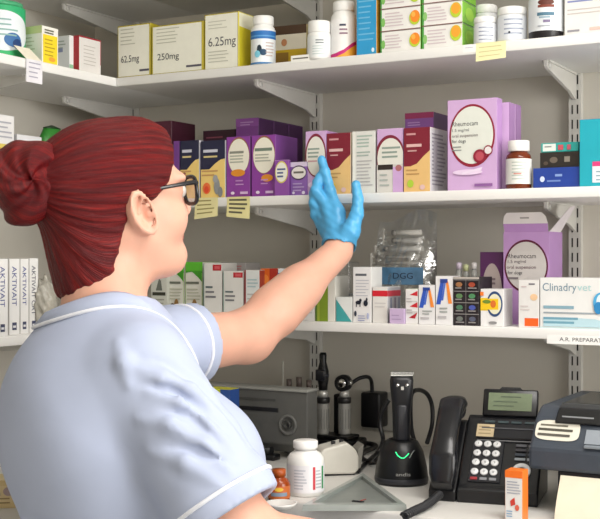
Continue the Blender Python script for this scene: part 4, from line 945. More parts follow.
for k in range(4):
    mb = MB(); mb.box((-.036 + k * .023, .126, .0062), (-.018 + k * .023, .131, .0082), M('#3c4a4e', .35), bevel=.0006, mat=FM); mb.build('line_key', e)
mb = MB()
mb.box((-.046, .0905, .0008), (.062, .0925, .003), M('#7c7d80', .3, metal=.4), mat=FM)
mb.box((-.04, .114, .0062), (.058, .1165, .0072), M('#5a5b60', .3, metal=.4), mat=FM)
mb.build('trim_strip', e)
mb = MB(); mb.box((-.048, .096, .0062), (-.018, .123, .0068), M('#cbb894', .6, var=.08), mat=FM)
do_print(mb, [('l', .12, .8, .88, 3, .28, .08, '#9c8a68')], lambda u, v, k: FM @ Vector((-.048 + .030 * u, .096 + .027 * v, .0069 + EPS * k)), .032, .027)
mb.build('paper_label', e)
# tilted screen
SMx = Matrix.Translation((0, .118, .132)) @ Matrix.Rotation(math.radians(66), 4, 'X')
mb = MB(); mb.box((-.044, 0, -.016), (.052, .050, 0), PB, bevel=.003, seg=2, mat=SMx)
mb.prism([(-.018, .048), (.026, .048), (.020, .054), (-.012, .054)], 'z', -.014, -.002, PB, mat=SMx); sc_ = mb.build('screen_housing', e)
mb = MB(); mb.box((-.034, .010, .0005), (.042, .042, .0012), M('#6f7b62', .25, var=.06, scale=20, emit=.06), mat=SMx)
do_print(mb, [('l', .28, .78, .8, 1, .2, .06, '#4a5544'), ('l', .12, .5, .8, 2, .24, .06, '#525d4a')], lambda u, v, k: SMx @ Vector((-.034 + .076 * u, .010 + .032 * v, .0013 + EPS * k)), .088, .034)
mb.build('screen', sc_)
# handset in a cradle along the left edge
mb = MB(); mb.prism([(0.0, .0), (0, .018), (.012, .028), (.115, .120), (.13, .122), (.145, .1), (.145, 0)], 'x', x0 - .048, x0 - .001, M('#0d0e12', .32), bevel=.004); mb.build('cradle', e)
HM = Matrix.Translation((x0 - .023, .012, .030)) @ Matrix.Rotation(ang, 4, 'X')
pts = [(0, -.016, .010), (0, .002, .020), (0, .022, .034), (0, .050, .043), (0, .085, .045), (0, .120, .041), (0, .150, .029), (0, .168, .017)]
mb = MB(); b = mb.bm; rings = []
wd = [.017, .0235, .0245, .0215, .0205, .022, .0245, .018]; tk = [.010, .015, .015, .012, .0115, .0125, .015, .010]
fine = []
for i in range(len(pts) - 1):
    for k in range(5):
        u = k / 5; u = u
        fine.append(tuple(np.array(pts[i]) * (1-u) + np.array(pts[i+1]) * u) + (wd[i]*(1-u)+wd[i+1]*u, tk[i]*(1-u)+tk[i+1]*u))
fine.append(pts[-1] + (wd[-1], tk[-1]))
for x, y, z_, w_, t_ in fine:
    rings.append([b.verts.new(HM @ Vector((w_ * math.copysign(abs(math.cos(a)) ** .7, math.cos(a)), y, z_ + t_ * math.copysign(abs(math.sin(a)) ** .8, math.sin(a))))) for a in [2*math.pi*i/24 for i in range(24)]])
hm_ = M('#101116', .26, spec=.5)
for A, B in zip(rings, rings[1:]):
    for i in range(24): f = b.faces.new([A[i], B[i], B[(i+1) % 24], A[(i+1) % 24]]); f.smooth = True; f.material_index = mb.mi(hm_)
for rg in (rings[0], rings[-1][::-1]): f = b.faces.new(rg); f.material_index = mb.mi(hm_)
bmesh.ops.recalc_face_normals(b, faces=b.faces[:])
hs = mb.build('handset', e)
mb = MB()
mb.lathe([(0, 0), (.019, 0), (.021, .012), (0, .014)], BLK, 24, mat=HM @ Matrix.Translation((0, .008, .001))); mb.build('mouthpiece', hs)
mb = MB(); mb.lathe([(0, 0), (.019, 0), (.021, .010), (0, .012)], BLK, 24, mat=HM @ Matrix.Translation((0, .146, .006))); mb.build('earpiece', hs)
inv = (Matrix.Translation(g) @ Matrix.Rotation(PHR, 4, 'Z')).inverted()
cp = [W(440, 494, 1.93), W(432, 501, 1.90), W(424, 508, 1.87), W(415, 516, 1.84), W(404, 527, 1.80)]
for p in cp: p.z = max(p.z, COUNTER + .009)
cp = [inv @ p for p in cp]
out = []
N = 200
for i in range(N + 1):
    s_ = i / N * (len(cp) - 1); k = min(int(s_), len(cp) - 2); q = cp[k].lerp(cp[k+1], s_ - k)
    tdir = (cp[k+1] - cp[k]).normalized(); n1 = tdir.cross(Vector((0, 0, 1))).normalized(); n2 = tdir.cross(n1)
    a = i / N * 2 * math.pi * 24
    out.append(q + (n1 * math.cos(a) + n2 * math.sin(a)) * .0055)
mb = MB(); mb.tube(out, .0022, M('#202125', .35), 6); mb.build('coiled_cord', e)

# --- printer
Yf = 1.80; X0, t = onY(528, Yf); X1 = X0 + .30
e = empty('printer', (X0 + .15, Yf + .16 + CY, COUNTER)); tag(e, 'dark blue-grey desktop printer with a white sticker feeding cream paper', 'printer')
PG = M('#3d444e', .42, var=.05, scale=60); PD = M('#131417', .22, spec=.6); w = .15
zt = zat(398, 2.0) - COUNTER
mb = MB(); mb.box((-w + .03, -.10, 0), (w - .03, .15, .075), M('#24262b', .4), bevel=.004, seg=2); mb.build('base', e)
mb = MB(); mb.prism([(-.16, .072), (-.16, .108), (-.150, .116), (-.125, .150), (-.105, zt - .006), (-.09, zt), (.14, zt), (.155, zt - .015), (.155, .072)], 'x', -w, w, PG, bevel=.006); mb.build('hood', e)
mb = MB(); mb.prism([(-.1352, .146), (-.110, zt - .002), (-.092, zt + .005), (.08, zt + .005), (.08, zt - .02), (-.10, zt - .04)], 'x', -w + .035, w - .01, PD, bevel=.003); lid = mb.build('lid', e)
mb = MB(); mb.box((-w + .09, -.162, .112), (w + .0005, -.150, .1165), M('#7e868e', .4), bevel=.001); mb.build('trim_strip', e)
# slope of the front
a = Vector((0, -.150, .116)); b_ = Vector((0, -.125, .150)); sl = (b_ - a); nl = sl.length; sl.normalize(); nn = Vector((0, -sl.z, sl.y))
mb = MB()
def sp(x, v, o=0.0015): p = a + sl * v * nl + nn * o; return (x, p.y, p.z)
mb.face([sp(-w + .088, .02), sp(w - .004, .02), sp(w - .004, .62), sp(-w + .088, .62)], M('#8b929a', .4)); mb.build('light_panel', e)
mb = MB(); pts = [(-w + .006 + .072 * (.5 + .5 * math.copysign(abs(math.cos(q)) ** .5, math.cos(q))), .06 + .86 * (.5 + .5 * math.copysign(abs(math.sin(q)) ** .5, math.sin(q)))) for q in [2*math.pi*i/32 for i in range(32)]]
mb.face([sp(x, v, .0018) for x, v in pts], M('#d9d6c8', .6))
do_print(mb, [('l', .1, .74, .95, 1, .1, .09, '#6a6659'), ('l', .07, .52, .95, 1, .1, .12, '#4a473e'), ('l', .07, .26, .9, 1, .1, .12, '#55514a')], lambda u, v, k: sp(-w + .006 + .072 * u, .06 + .86 * v, .002 + EPS * k), .072, nl)
mb.build('sticker', e)
mb = MB(); mb.box((-w + .05, -.141, .156), (-w + .10, -.138, .158), M('#8d9094', .4)); mb.build('maker_plate', lid)
mb = MB(); mb.box((-w + .05, -.1535, .02), (w - .02, -.13, .0718), DARK, bevel=.001); mb.build('paper_slot', e)
mb = MB(); pm = M('#ddd6c2', .7, var=.03); n = 12; L_ = []
for i in range(n + 1):
    u = i / n
    L_.append((-.156 - .035 * math.sin(u * 1.35), .066 - .0655 * u ** .9))
for (ya, za), (yb, zb_) in zip(L_, L_[1:]):
    mb.face([(-w + .052, ya, za), (w - .03, ya, za), (w - .03, yb, zb_), (-w + .052, yb, zb_)], pm, True)
    mb.face([(-w + .052, yb + .0004, zb_), (w - .03, yb + .0004, zb_), (w - .03, ya + .0004, za), (-w + .052, ya + .0004, za)], pm, True)
mb.build('paper', e)

# --- small orange and white carton in front of the printer
Yo = 1.735; X0, t = onY(505, Yo); X1, _ = onY(522.5, Yo)
mb = carton_mesh(X1 - X0, .028, zat(470, t) - COUNTER, '#dcdcda', '#e0742a', '#ea7a26', F=[('r', 0, .86, 1, 1, '#e8701f'), ('l', .12, .78, .9, 5, .055, .02, '#9fa3b0'), ('p', [(.3, .4), (.55, .48), (.6, .34), (.35, .3)], '#c23c30'), ('e', .7, .28, .12, .06, '#d0604a'), ('l', .1, .2, .5, 3, .05, .02, '#7fa0c0')]); o = mb.build('carton', loc=(X0, Yo + CY, COUNTER)); tag(o, 'small white and orange carton standing in front of the telephone and printer', 'carton')

# --- white bottle, white block, tray, amber bottle
g = ground(305.5, 494)
bottle('pill_bottle', 'white screw-top bottle standing on the worktop beside the sleeve', 'bottle', 287, 324.5, 440, None, 0, '#e4e3df', '#eae9e6',
       [(0, 0), (.94, 0), (1, .03), (1, .6), (.97, .68), (.82, .76), (.62, .80), (.60, .82)], [(0, .8), (.58, .8), (.58, .85), (.64, .86), (.66, .875), (.66, .985), (.6, 1), (0, 1)],
       (.08, .58, 1, '#dedde0', [('l', .34, .82, .52, 7, .11, .05, '#b9bcc4'), ('r', .60, .12, .635, .95, '#c43c46'), ('r', .75, .12, .79, .95, '#3f8a58'), ('l', .64, .8, .74, 6, .12, .05, '#b0b4b8')]), base_pt=(g.x, g.y, COUNTER))
g = ground(340, 476); e = empty('plastic_block', g); e.rotation_euler.z = TH + math.radians(12); tag(e, 'white plastic device with sloping corners between the white bottle and the clipper stand', 'device')
mb = MB(); mb.prism([(-.038, .004), (-.038, .044), (-.030, .052), (.014, .062), (.030, .050), (.037, .036), (.037, .010), (.028, .002)], 'y', -.0, .055, M('#d8d5cb', .4, var=.03), bevel=.004); mb.build('body', e)
mb = MB(); mb.box((-.012, .02, .0565), (-.004, .024, .0625), DARK, mat=None); mb.box((.004, .02, .0600), (.012, .024, .0655), DARK); mb.build('contacts', e)
mb = MB(); mb.prism([(.038, .01), (.044, .012), (.05, .056), (.038, .046)], 'y', .012, .055, M('#8f8d86', .4), bevel=.001); mb.build('end_plate', e)
mb = MB(); mb.box((-.036, .004, 0), (.030, .05, .0045), DARK, bevel=.001); mb.build('base', e)
A = ground(363, 478); B_ = ground(407, 511); Cc = ground(302, 511)
A.z = B_.z = Cc.z = COUNTER
ctr = (A + B_ + Cc) / 3; e = empty('counting_tray', ctr); tag(e, 'grey triangular pill counting tray lying flat on the worktop', 'tray')
TG = M('#9da39f', .38, metal=.35, var=.05, scale=30); q = [A - ctr, B_ - ctr, Cc - ctr]
def inset(k): return [Vector((p.x * k, p.y * k, 0)) for p in q]
mb = MB(); h1 = .010
o1, o2, o3 = inset(1), inset(.985), inset(.82)
for i in range(3):
    j = (i + 1) % 3
    up = lambda p, z_: (p.x, p.y, z_)
    mb.face([up(o1[j], 0), up(o1[i], 0), up(o2[i], h1), up(o2[j], h1)], TG); mb.face([up(o2[j], h1), up(o2[i], h1), up(o3[i], h1), up(o3[j], h1)], M('#aeb4b0', .3, metal=.35)); mb.face([up(o3[j], h1), up(o3[i], h1), up(o3[i], .004), up(o3[j], .004)], TG)
mb.face([up(p, .004) for p in o3], M('#959b97', .35, metal=.35)); mb.face([up(p, 0) for p in o1][::-1], TG)
bmesh.ops.recalc_face_normals(mb.bm, faces=mb.bm.faces[:]); mb.build('plate', e)
mb = MB(); p = ground(358, 504.5) - ctr; mb.box((p.x - .011, p.y - .0035, .0042), (p.x + .011, p.y + .0035, .006), DARK, bevel=.001, mat=None); mb.tube([(p.x + .002, p.y + .004, .0055), (p.x + .004, p.y + .022, .0055)], .0008, M('#a0524a', .5), 6); mb.build('slot', e)
g = ground(279, 500)
bottle('medicine_bottle', 'small amber bottle half hidden by the sleeve on the worktop', 'bottle', 268, 290, 469, None, 0, '#8c3a10', '#a04a16', [(0, 0), (.95, 0), (1, .03), (1, .55), (.8, .68), (.55, .74), (.52, .78)], [(0, .78), (.62, .78), (.62, 1), (0, 1)],
       (.1, .5, 1, '#b9602a', [('r', .3, .2, .7, .5, '#7c8a9a'), ('e', .5, .75, .1, .15, '#d8b23c')]), base_pt=(g.x, g.y, COUNTER), rough=.15)
mb = MB(); g = ground(291, 501); mb.lathe([(0, 0), (.018, 0), (.026, .006), (.027, .009), (.025, .009), (.017, .003), (0, .003)], M('#dcdad6', .4), 28); o = mb.build('small_dish', loc=(g.x + .012, g.y - .055, COUNTER)); tag(o, 'small white dish in front of the white screw-top bottle', 'dish')
# --- carton and white box on the left worktop
g = ground(14, 513)
mb = carton_mesh(.075, .06, .046, '#d9c08c', '#d2b884', '#e3cf9f', F=[('r', .08, .2, .9, .8, '#dfc99a'), ('e', .3, .5, .12, .2, '#a08a94'), ('e', .6, .6, .12, .16, '#b09a9a'), ('l', .15, .35, .8, 2, .15, .05, '#a4885c'), ('r', .86, .0, 1, 1, '#c9b078')])
o = mb.build('carton', loc=(g.x - .068, g.y - .005, COUNTER), rz=math.radians(38)); tag(o, 'tan printed carton on the left worktop behind the person', 'carton')
g2 = ground(-3, 497)
mb = carton_mesh(.07, .05, .062, '#e3e3e2', '#d3d3d2', '#e9e9e8', F=[('l', .1, .8, .9, 3, .12, .03, '#b9b9c0')]); o = mb.build('carton', loc=(g2.x - .075, g2.y + .075, COUNTER), rz=math.radians(20)); tag(o, 'white carton behind the tan carton at the left edge', 'carton')
# ------------------------------------------------------------------ the person (u right, d away, z up from the camera's height)
BASE = Vector(cam2world(-.25, 1.66, 0)); BASE.z = 0
person = empty('person', BASE)
tag(person, 'person with red bun and pale blue tunic, reaching a blue-gloved hand to the shelf', 'person')
Z = np.array((0, 0, 1.0))
# head frame
ph = math.radians(31); pt = math.radians(6)
hf0 = np.array((math.cos(ph), math.sin(ph), 0)); HLf = np.array((-math.sin(ph), math.cos(ph), 0))
HF = hf0 * math.cos(pt) + Z * math.sin(pt); HU = np.cross(HF, HLf)
HC = P(122, 197, 1.72)
def th(p): q = p - HC; return np.stack([q @ HF, q @ HLf, q @ HU], 1)
def hp(x, y, z): return HC + HF * x + HLf * y + HU * z
# torso frame
pt_ = math.radians(16)
TF = np.array((math.cos(pt_), math.sin(pt_), 0)); TL = np.array((-math.sin(pt_), math.cos(pt_), 0))
AX = np.stack([TF, TL, Z])
RS = P(140, 371, 1.565); LS = P(136, 351, 1.85)
RE = P(246, 544, 1.50); RW = P(385, 552, 1.66)
LE = P(248, 336, 2.06); LW = P(338, 252, 2.20)
NB = P(104, 305, 1.69)

def head_sdf(p):
    q = th(p); x, y, z = q.T
    ya = np.abs(y); s = np.stack([x, ya, z], 1)
    d = ell(q, (-.018, 0, .030), (.100, .077, .083))
    d = smin(d, ell(q, (.028, 0, -.03), (.058, .061, .080)), .03)
    d = smin(d, rcone(s, (-.012, .052, -.052), (.060, .016, -.092), .021, .02), .03)
    d = smin(d, ell(q, (.068, 0, -.095), (.021, .023, .017)), .02)
    d = smin(d, ell(s, (.052, .036, -.036), (.032, .028, .032)), .02)
    d = smin(d, ell(s, (.076, .026, .020), (.014, .028, .010)), .016)
    d = smax(d, -ell(s, (.098, .031, .002), (.017, .019, .012)), .012)
    d = smin(d, ell(s, (.076, .031, .002), (.0125, .0135, .0115)), .004)
    d = smin(d, rcone(q, (.086, 0, .010), (.100, 0, -.026), .007, .0105), .012)
    d = smin(d, ell(s, (.093, .010, -.031), (.010, .008, .007)), .006)
    d = smin(d, ell(q, (.084, 0, -.056), (.010, .023, .0065)), .006)
    d = smin(d, ell(q, (.082, 0, -.067), (.010, .020, .0065)), .006)
    d = smax(d, -ell(q, (.095, 0, -.0615), (.008, .024, .0016)), .004)
    d = smin(d, ell(q, (.030, 0, -.106), (.044, .040, .018)), .03)
    # ears
    er = np.stack([x + .005 + .25 * (z + .026), ya, z + .014], 1)
    e = ell(er, (-.004, .0785, -.014), (.019, .0085, .0325))
    e = smax(e, -ell(er, (.002, .089, -.010), (.0115, .0150, .021)), .003)
    kk = np.sqrt((er[:, 0] / .0165) ** 2 + ((er[:, 2] + .012) / .0295) ** 2)
    e = smin(e, np.hypot((kk - 1) * .019, er[:, 1] - .0865) - .0032, .003)
    e = smin(e, rcone(er, (.004, .0865, .008), (-.006, .0865, -.022), .0018, .0022), .003)
    e = smin(e, ell(er, (.010, .078, -.016), (.006, .006, .008)), .005)
    d = smin(d, e, .006)
    # neck
    d = smin(d, rcone(p, hp(-.026, 0, -.05), NB, .057, .062), .03)
    return d
HAND = {}
Dg = .045
def hpt(px, py, d): return P(px, py, d + Dg)
WR = LW + 0.0
HW = hpt(339, 246, 2.165)
FING = [ # chains: point, radius
    [(hpt(337, 212, 2.185), .0125), (hpt(330, 190, 2.205), .0108), (hpt(325, 172, 2.215), .0098), (hpt(321.5, 159.5, 2.222), .0082)],
    [(hpt(329, 210, 2.192), .0120), (hpt(316, 191, 2.204), .0105), (hpt(317.5, 182, 2.213), .0095), (hpt(320, 176, 2.218), .0082)],
    [(hpt(325, 216, 2.204), .0115), (hpt(314, 203, 2.208), .0102), (hpt(314, 193, 2.214), .0092), (hpt(317, 187, 2.217), .008)],
    [(hpt(323, 224, 2.212), .011), (hpt(315, 215, 2.210), .0092), (hpt(314, 206, 2.214), .0084), (hpt(317, 201, 2.216), .0072)],
    [(hpt(350, 232, 2.150), .016), (hpt(357, 214, 2.150), .0128), (hpt(358, 199, 2.155), .0105), (hpt(356, 184.5, 2.160), .0085)],
]
def hand_sdf(p, dr):
    d = None
    for k, ch in enumerate(FING):
        f = None
        for (a, ra), (b, rb) in zip(ch, ch[1:]):
            s = rcone(p, a, b, ra + dr, rb + dr); f = s if f is None else smin(f, s, .004)
        pal = rcone(p, HW, ch[0][0], .0235 + dr, ch[0][1] + .003 + dr)
        f = smin(f, pal, .01)
        d = f if d is None else smin(d, f, .005 if k < 4 else .008)
    return d
def rhand_sdf(p):
    d = None; fw = np.array((.97, .02, -.12)); fw = fw / np.linalg.norm(fw); sd = np.array((0, .9, .1)); sd -= fw * (sd @ fw); sd /= np.linalg.norm(sd)
    c0 = RW + fw * .01
    for k, (o, L, r) in enumerate(((-.030, .062, .0082), (-.010, .075, .009), (.011, .080, .0092), (.031, .070, .009))):
        m = RW + fw * .095 + sd * o
        j = m + fw * L * .5 - Z * .006; t = m + fw * L * .85 - Z * .03
        f = smin(smin(rcone(p, c0, m, .024, .0125), rcone(p, m, j, r + .0012, r), .006), rcone(p, j, t, r, r - .0015), .004)
        d = f if d is None else smin(d, f, .005)
    m = RW + fw * .04 + sd * .045
    d = smin(d, smin(rcone(p, c0, m, .022, .015), rcone(p, m, m + fw * .055 + sd * .018 - Z * .012, .012, .009), .006), .008)
    return d
TC = np.array((-.262, 1.68, -.30))
def torso_core(p, off):
    d = ell(p, TC - TF * .004, np.array((.128, .176, .255)) + off, AX)
    d = smin(d, ell(p, TC - TF * .062 + Z * .065, np.array((.105, .165, .140)) + off, AX), .05)
    for sgn in (-1, 1):
        d = smin(d, ell(p, TC + TF * .088 + TL * .078 * sgn + Z * .004, np.array((.103, .092, .104)) + off, AX), .05)
    d = smin(d, ell(p, TC + TF * .02 - Z * .25, np.array((.138, .178, .20)) + off, AX), .08)
    d = smin(d, ell(p, TC - TF * .02 - Z * .46, np.array((.145, .190, .17)) + off, AX), .08)
    d = smin(d, rcone(p, NB - Z * .058, RS - Z * .01, .058 + off, .062 + off), .05)
    d = smin(d, rcone(p, NB - Z * .058, LS - Z * .01, .058 + off, .062 + off), .05)
    return d
FT_Z = -CAMH
def legs(p, off):
    d = None
    for sgn in (-1, 1):
        hip = TC - TF * .02 + TL * .085 * sgn - Z * .56; kn = TC + TF * .005 + TL * .09 * sgn; kn[2] = FT_Z + .47; an = TC - TF * .02 + TL * .09 * sgn; an[2] = FT_Z + .09
        f = smin(rcone(p, hip, kn, .088 + off, .060 + off), rcone(p, kn, an, .060 + off, .044 + off), .02)
        d = f if d is None else smin(d, f, .02)
    return d
def arms(p, off):
    r = smin(rcone(p, RS, RE, .058 + off, .049 + off), rcone(p, RE, RW, .047 + off, .029 + off), .02)
    l = smin(rcone(p, LS, LE, .056 + off, .0445 + off), rcone(p, LE, LW, .0445 + off, .028 + off), .025)
    l = smin(l, rcone(p, LE * .7 + LW * .3, LE * .45 + LW * .55, .044 + off, .038 + off), .03)
    return r, l
def body_sdf(p):
    d = head_sdf(p)
    r, l = arms(p, 0)
    t = torso_core(p, -.022)
    d = smin(d, t, .03); d = smin(d, r, .02); d = smin(d, l, .02)
    d = smin(d, rhand_sdf(p), .012)
    d = smin(d, hand_sdf(p, -.003), .012)
    d = smin(d, legs(p, -.016), .04)
    for sgn in (-1, 1):
        a = TC - TF * .02 + TL * .09 * sgn; a[2] = FT_Z + .06; b = a + TF * .13; b[2] = FT_Z + .045
        d = smin(d, rcone(p, a, b, .032, .026), .02)
    return d
SKIN = M('#dba791', .46, var=.05, scale=28, sss=.12, spec=.35, name='skin')
LIP = M('#b5605c', .4, var=.05, name='lip_skin')
def body_mats(c):
    q = th(c); x, y, z = q.T
    return ((x > .080) & (np.abs(y) < .024) & (z < -.049) & (z > -.0745)).astype(int)
implicit('body', body_sdf, (-.62, 1.30, -1.36), (.37, 2.42, .15), .0042, [SKIN, LIP], person, BASE, mats=body_mats)

# eyes
for sgn in (-1, 1):
    c = hp(.0775, .031 * sgn, .002)
    mb = MB(); o0 = cam2world(*c) - BASE
    fwd = (cam2world(*hp(.09, .031 * sgn, .003)) - cam2world(*c)).normalized()
    rot = Vector((0, 0, 1)).rotation_difference(fwd).to_matrix().to_4x4()
    R = .0125; mt = Matrix.Translation(o0) @ rot
    pr = [(R * math.sin(a), R * math.cos(a)) for a in [math.pi * i / 24 for i in range(25)]]
    mb.lathe(pr[:3], M('#0b0b0b', .1), 24, mat=mt); mb.lathe(pr[2:6], M('#5b6d62', .15), 24, mat=mt); mb.lathe(pr[5:], M('#e9e4df', .15), 24, mat=mt)
    mb.build('eye', person)
    # eyebrow and lashes
    mb = MB(); pts = [cam2world(*hp(.0905 - .5 * (abs(k) * .012) ** 1.0 * (1 if k > 0 else .3), (.018 + .007 * (k + 2)) * sgn, .0235 + .0015 * (2 - abs(k)))) - BASE for k in (-2, -1, 0, 1, 2)]
    mb.tube(pts, [.0012, .0018, .002, .0017, .001], M('#6e3426', .7), 8); mb.build('eyebrow', person)

# hair
def hairline(q):
    x, y, z = q.T
    zs = np.array([-.2, -.13, -.09, -.055, -.03, -.012, .008, .03, .055, .08, .11, .2])
    xs = np.array([-.066, -.060, -.046, -.030, -.020, .014, .042, .054, .063, .067, .072, .08])
    return x - np.interp(z, zs, xs)
BUN = hp(-.150, .0, .034)
def hair_sdf(p):
    q = th(p); x, y, z = q.T
    d = ell(q, (-.020, 0, .029), (.114, .0885, .088))
    d = smin(d, ell(q, (.030, 0, .055), (.054, .070, .055)), .03)
    d = smin(d, rcone(q, (-.056, 0, .0), (-.046, 0, -.115), .074, .069), .03)
    d = smin(d, rcone(q, (-.07, 0, .022), (-.125, 0, .032), .065, .034), .03)
    ang = np.arctan2(y, z - .03)
    g = np.sin(ang * 46 + 6 * np.sin(x * 22)) + .6 * np.sin(ang * 83 + 9 * x * 12) + .8 * np.sin(ang * 17 + x * 18)
    d = d + .00075 * g
    d = smax(d, hairline(q) + .0012 * np.sin(z * 260 + y * 90) + .0008 * np.sin(z * 520 + 2), .007)
    # stay clear of the ears
    ya = np.abs(y)
    er = np.stack([x + .004 + .25 * (z + .026), ya, z + .014], 1)
    d = smax(d, -ell(er, (.004, .088, -.020), (.024, .028, .036)), .008)
    # loose hair tapering on the nape
    d = smax(d, -(z + .148 + .1 * (x + .06)), .015)
    return d
def flow(V):
    q = th(V); x, y, z = q.T
    return np.stack([np.arctan2(y, z - .03) * 9, x * 9, np.sqrt(y * y + z * z) * 6], 1)
def hair_mat():
    m = bpy.data.materials.new('red_hair'); m.use_nodes = True; nt = m.node_tree; b = nt.nodes['Principled BSDF']
    at = nt.nodes.new('ShaderNodeAttribute'); at.attribute_name = 'flow'
    def noise(sx, sy, sc):
        mp = nt.nodes.new('ShaderNodeMapping'); mp.inputs['Scale'].default_value = (sx, sy, .6)
        nt.links.new(at.outputs['Vector'], mp.inputs['Vector'])
        n = nt.nodes.new('ShaderNodeTexNoise'); n.inputs['Scale'].default_value = sc; n.inputs['Detail'].default_value = 6; n.inputs['Roughness'].default_value = .6
        nt.links.new(mp.outputs['Vector'], n.inputs['Vector']); return n
    n1 = noise(1, .35, 2.2); n2 = noise(3.5, .25, 6)
    rp = nt.nodes.new('ShaderNodeValToRGB'); cr = rp.color_ramp
    cr.elements[0].position = .28; cr.elements[0].color = lin('#25060a'); cr.elements[1].position = .72; cr.elements[1].color = lin('#a5231a')
    e_ = cr.elements.new(.5); e_.color = lin('#5a0a10')
    mx = nt.nodes.new('ShaderNodeMath'); mx.operation = 'MULTIPLY_ADD'; mx.inputs[1].default_value = .5
    m2 = nt.nodes.new('ShaderNodeMath'); m2.operation = 'MULTIPLY'; m2.inputs[1].default_value = .5
    nt.links.new(n2.outputs['Fac'], m2.inputs[0]); nt.links.new(n1.outputs['Fac'], mx.inputs[0]); nt.links.new(m2.outputs[0], mx.inputs[2])
    nt.links.new(mx.outputs[0], rp.inputs['Fac']); nt.links.new(rp.outputs['Color'], b.inputs['Base Color'])
    b.inputs['Roughness'].default_value = .4; b.inputs['Specular IOR Level'].default_value = .24
    bp = nt.nodes.new('ShaderNodeBump'); bp.inputs['Strength'].default_value = .55; bp.inputs['Distance'].default_value = .004
    nt.links.new(n2.outputs['Fac'], bp.inputs['Height']); nt.links.new(bp.outputs['Normal'], b.inputs['Normal'])
    return m
HAIR = hair_mat()
implicit('hair', hair_sdf, HC - .22, HC + .2, .0028, HAIR, person, BASE, attr=flow)
def bun_sdf(p):
    q = (p - BUN); x = q @ HF; y = q @ HLf; z = q @ HU
    a = np.arctan2(z, x); r = np.sqrt(x * x + z * z)
    d = ell(np.stack([x, y, z], 1), (0, 0, 0), (.044, .050, .061))
    d = smin(d, ell(np.stack([x, y, z], 1), (.022, 0, .012), (.034, .044, .046)), .015)
    g = np.sin(3 * a + 55 * r + 20 * y) * .0045 + .0016 * np.sin(9 * a + 160 * r + 40 * y) + .0012 * np.sin(70 * y + 30 * x)
    return d + g
def bflow(V):
    q = V - BUN; x = q @ HF; y = q @ HLf; z = q @ HU
    return np.stack([np.sqrt(x * x + z * z) * 60 + y * 40, np.arctan2(z, x) * 1.2, y * 10], 1)
implicit('hair_bun', bun_sdf, BUN - .085, BUN + .085, .0025, HAIR, person, BASE, attr=bflow)

# tunic
def shirt_wr(p):
    q = p - TC; f = q @ TF; l = q @ TL; z = q[:, 2]
    w = .0035 * np.sin(34 * z + 18 * f + 5 * np.sin(11 * l)) * np.clip(.5 + 4 * (-.12 - z), 0, 1)
    return w
UA = (RE - RS) / np.linalg.norm(RE - RS); UB = (LE - LS) / np.linalg.norm(LE - LS)
RH = .85 * np.linalg.norm(RE - RS) + .0; LH = .50 * np.linalg.norm(LE - LS)
RIDGE = [[(140, 370), (162, 378), (190, 388), (222, 416)], [(150, 392), (180, 400), (208, 424), (232, 448)], [(140, 420), (170, 424), (204, 446), (230, 472)], [(150, 452), (185, 462), (222, 486)], [(118, 342), (124, 362), (128, 384)]]
VALLEY = [[(140, 357), (168, 364), (196, 382), (220, 404), (240, 430), (254, 452)], [(140, 384), (170, 390), (200, 408), (226, 434)], [(160, 410), (190, 416), (220, 444)], [(170, 446), (200, 452), (234, 466)]]
def tunic_base(p):
    d = torso_core(p, .006) + shirt_wr(p)
    sr = (p - RS) @ UA; sl_ = (p - LS) @ UB
    wr = .0018 * np.sin(sr * 105 + 40 * (p @ TL)) * np.clip(sr * 8, 0, 1)
    r = rcone(p, RS - UA * .0, RS + UA * (RH + .05), .067, .080) + wr
    r = smax(r, sr - RH, .003)
    r = smax(r, -rcone(p, RS + UA * (RH - .012), RS + UA * (RH + .1), .062, .074), .004)
    l = rcone(p, LS, LS + UB * (LH + .05), .064, .070) + .0025 * np.sin(sl_ * 90 + 30 * p[:, 2])
    l = smax(l, sl_ - LH, .003)
    l = smax(l, -rcone(p, LS + UB * (LH - .012), LS + UB * (LH + .1), .057, .063), .004)
    d = smin(d, r, .020); d = smin(d, l, .03)
    return d
def trace(px, py):
    v = np.array([[(px - 300) / FP, 1.0, (HZ - py) / FP]]); L = np.linalg.norm(v); t = 1.2
    for _ in range(70):
        q = tunic_base(v * t)[0]
        if abs(q) < .0004: break
        t += max(-.05, min(.05, q / L * .8))
        if t > 2.1: return None
    return (v * t)[0]
RIDGE = [[q for q in (trace(*c) for c in k) if q is not None] for k in RIDGE]
VALLEY = [[q for q in (trace(*c) for c in k) if q is not None] for k in VALLEY]
def tunic_sdf(p):
    d = tunic_base(p)
    for c in RIDGE:
        for i, (a, b) in enumerate(zip(c, c[1:])):
            n = len(c) - 1; ra = .0065 * math.sin(math.pi * i / n) - .005; rb = .0065 * math.sin(math.pi * (i + 1) / n) - .005
            d = smin(d, rcone(p, a, b, ra, rb), .022)
    v = None
    for c in VALLEY:
        for i, (a, b) in enumerate(zip(c, c[1:])):
            n = len(c) - 1; x = rcone(p, a, b, .0095 * math.sin(math.pi * i / n) - .004, .0095 * math.sin(math.pi * (i + 1) / n) - .004); v = x if v is None else np.minimum(v, x)
    d = smax(d, -v, .012)
    # neckline
    nk = rcone(p, NB - TF * .0 - Z * .035, NB + Z * .12, .072, .090)
    nk = smin(nk, rcone(p, NB + TF * .075 - Z * .035, NB + TF * .12 - Z * .10, .03, .012), .03)
    d = smax(d, -nk, .004)
    d = smax(d, -(p[:, 2] - (TC[2] - .52)), .006)      # hem
    return d
TUN = M('#adb6ce', .72, var=.03, scale=14, bump=.12, spec=.25, name='pale_blue_cotton')
WHT = M('#e4e6ee', .65, name='white_piping')
implicit('tunic', tunic_sdf, (-.56, 1.36, -.86), (.10, 2.10, -.02), .0045, TUN, person, BASE)
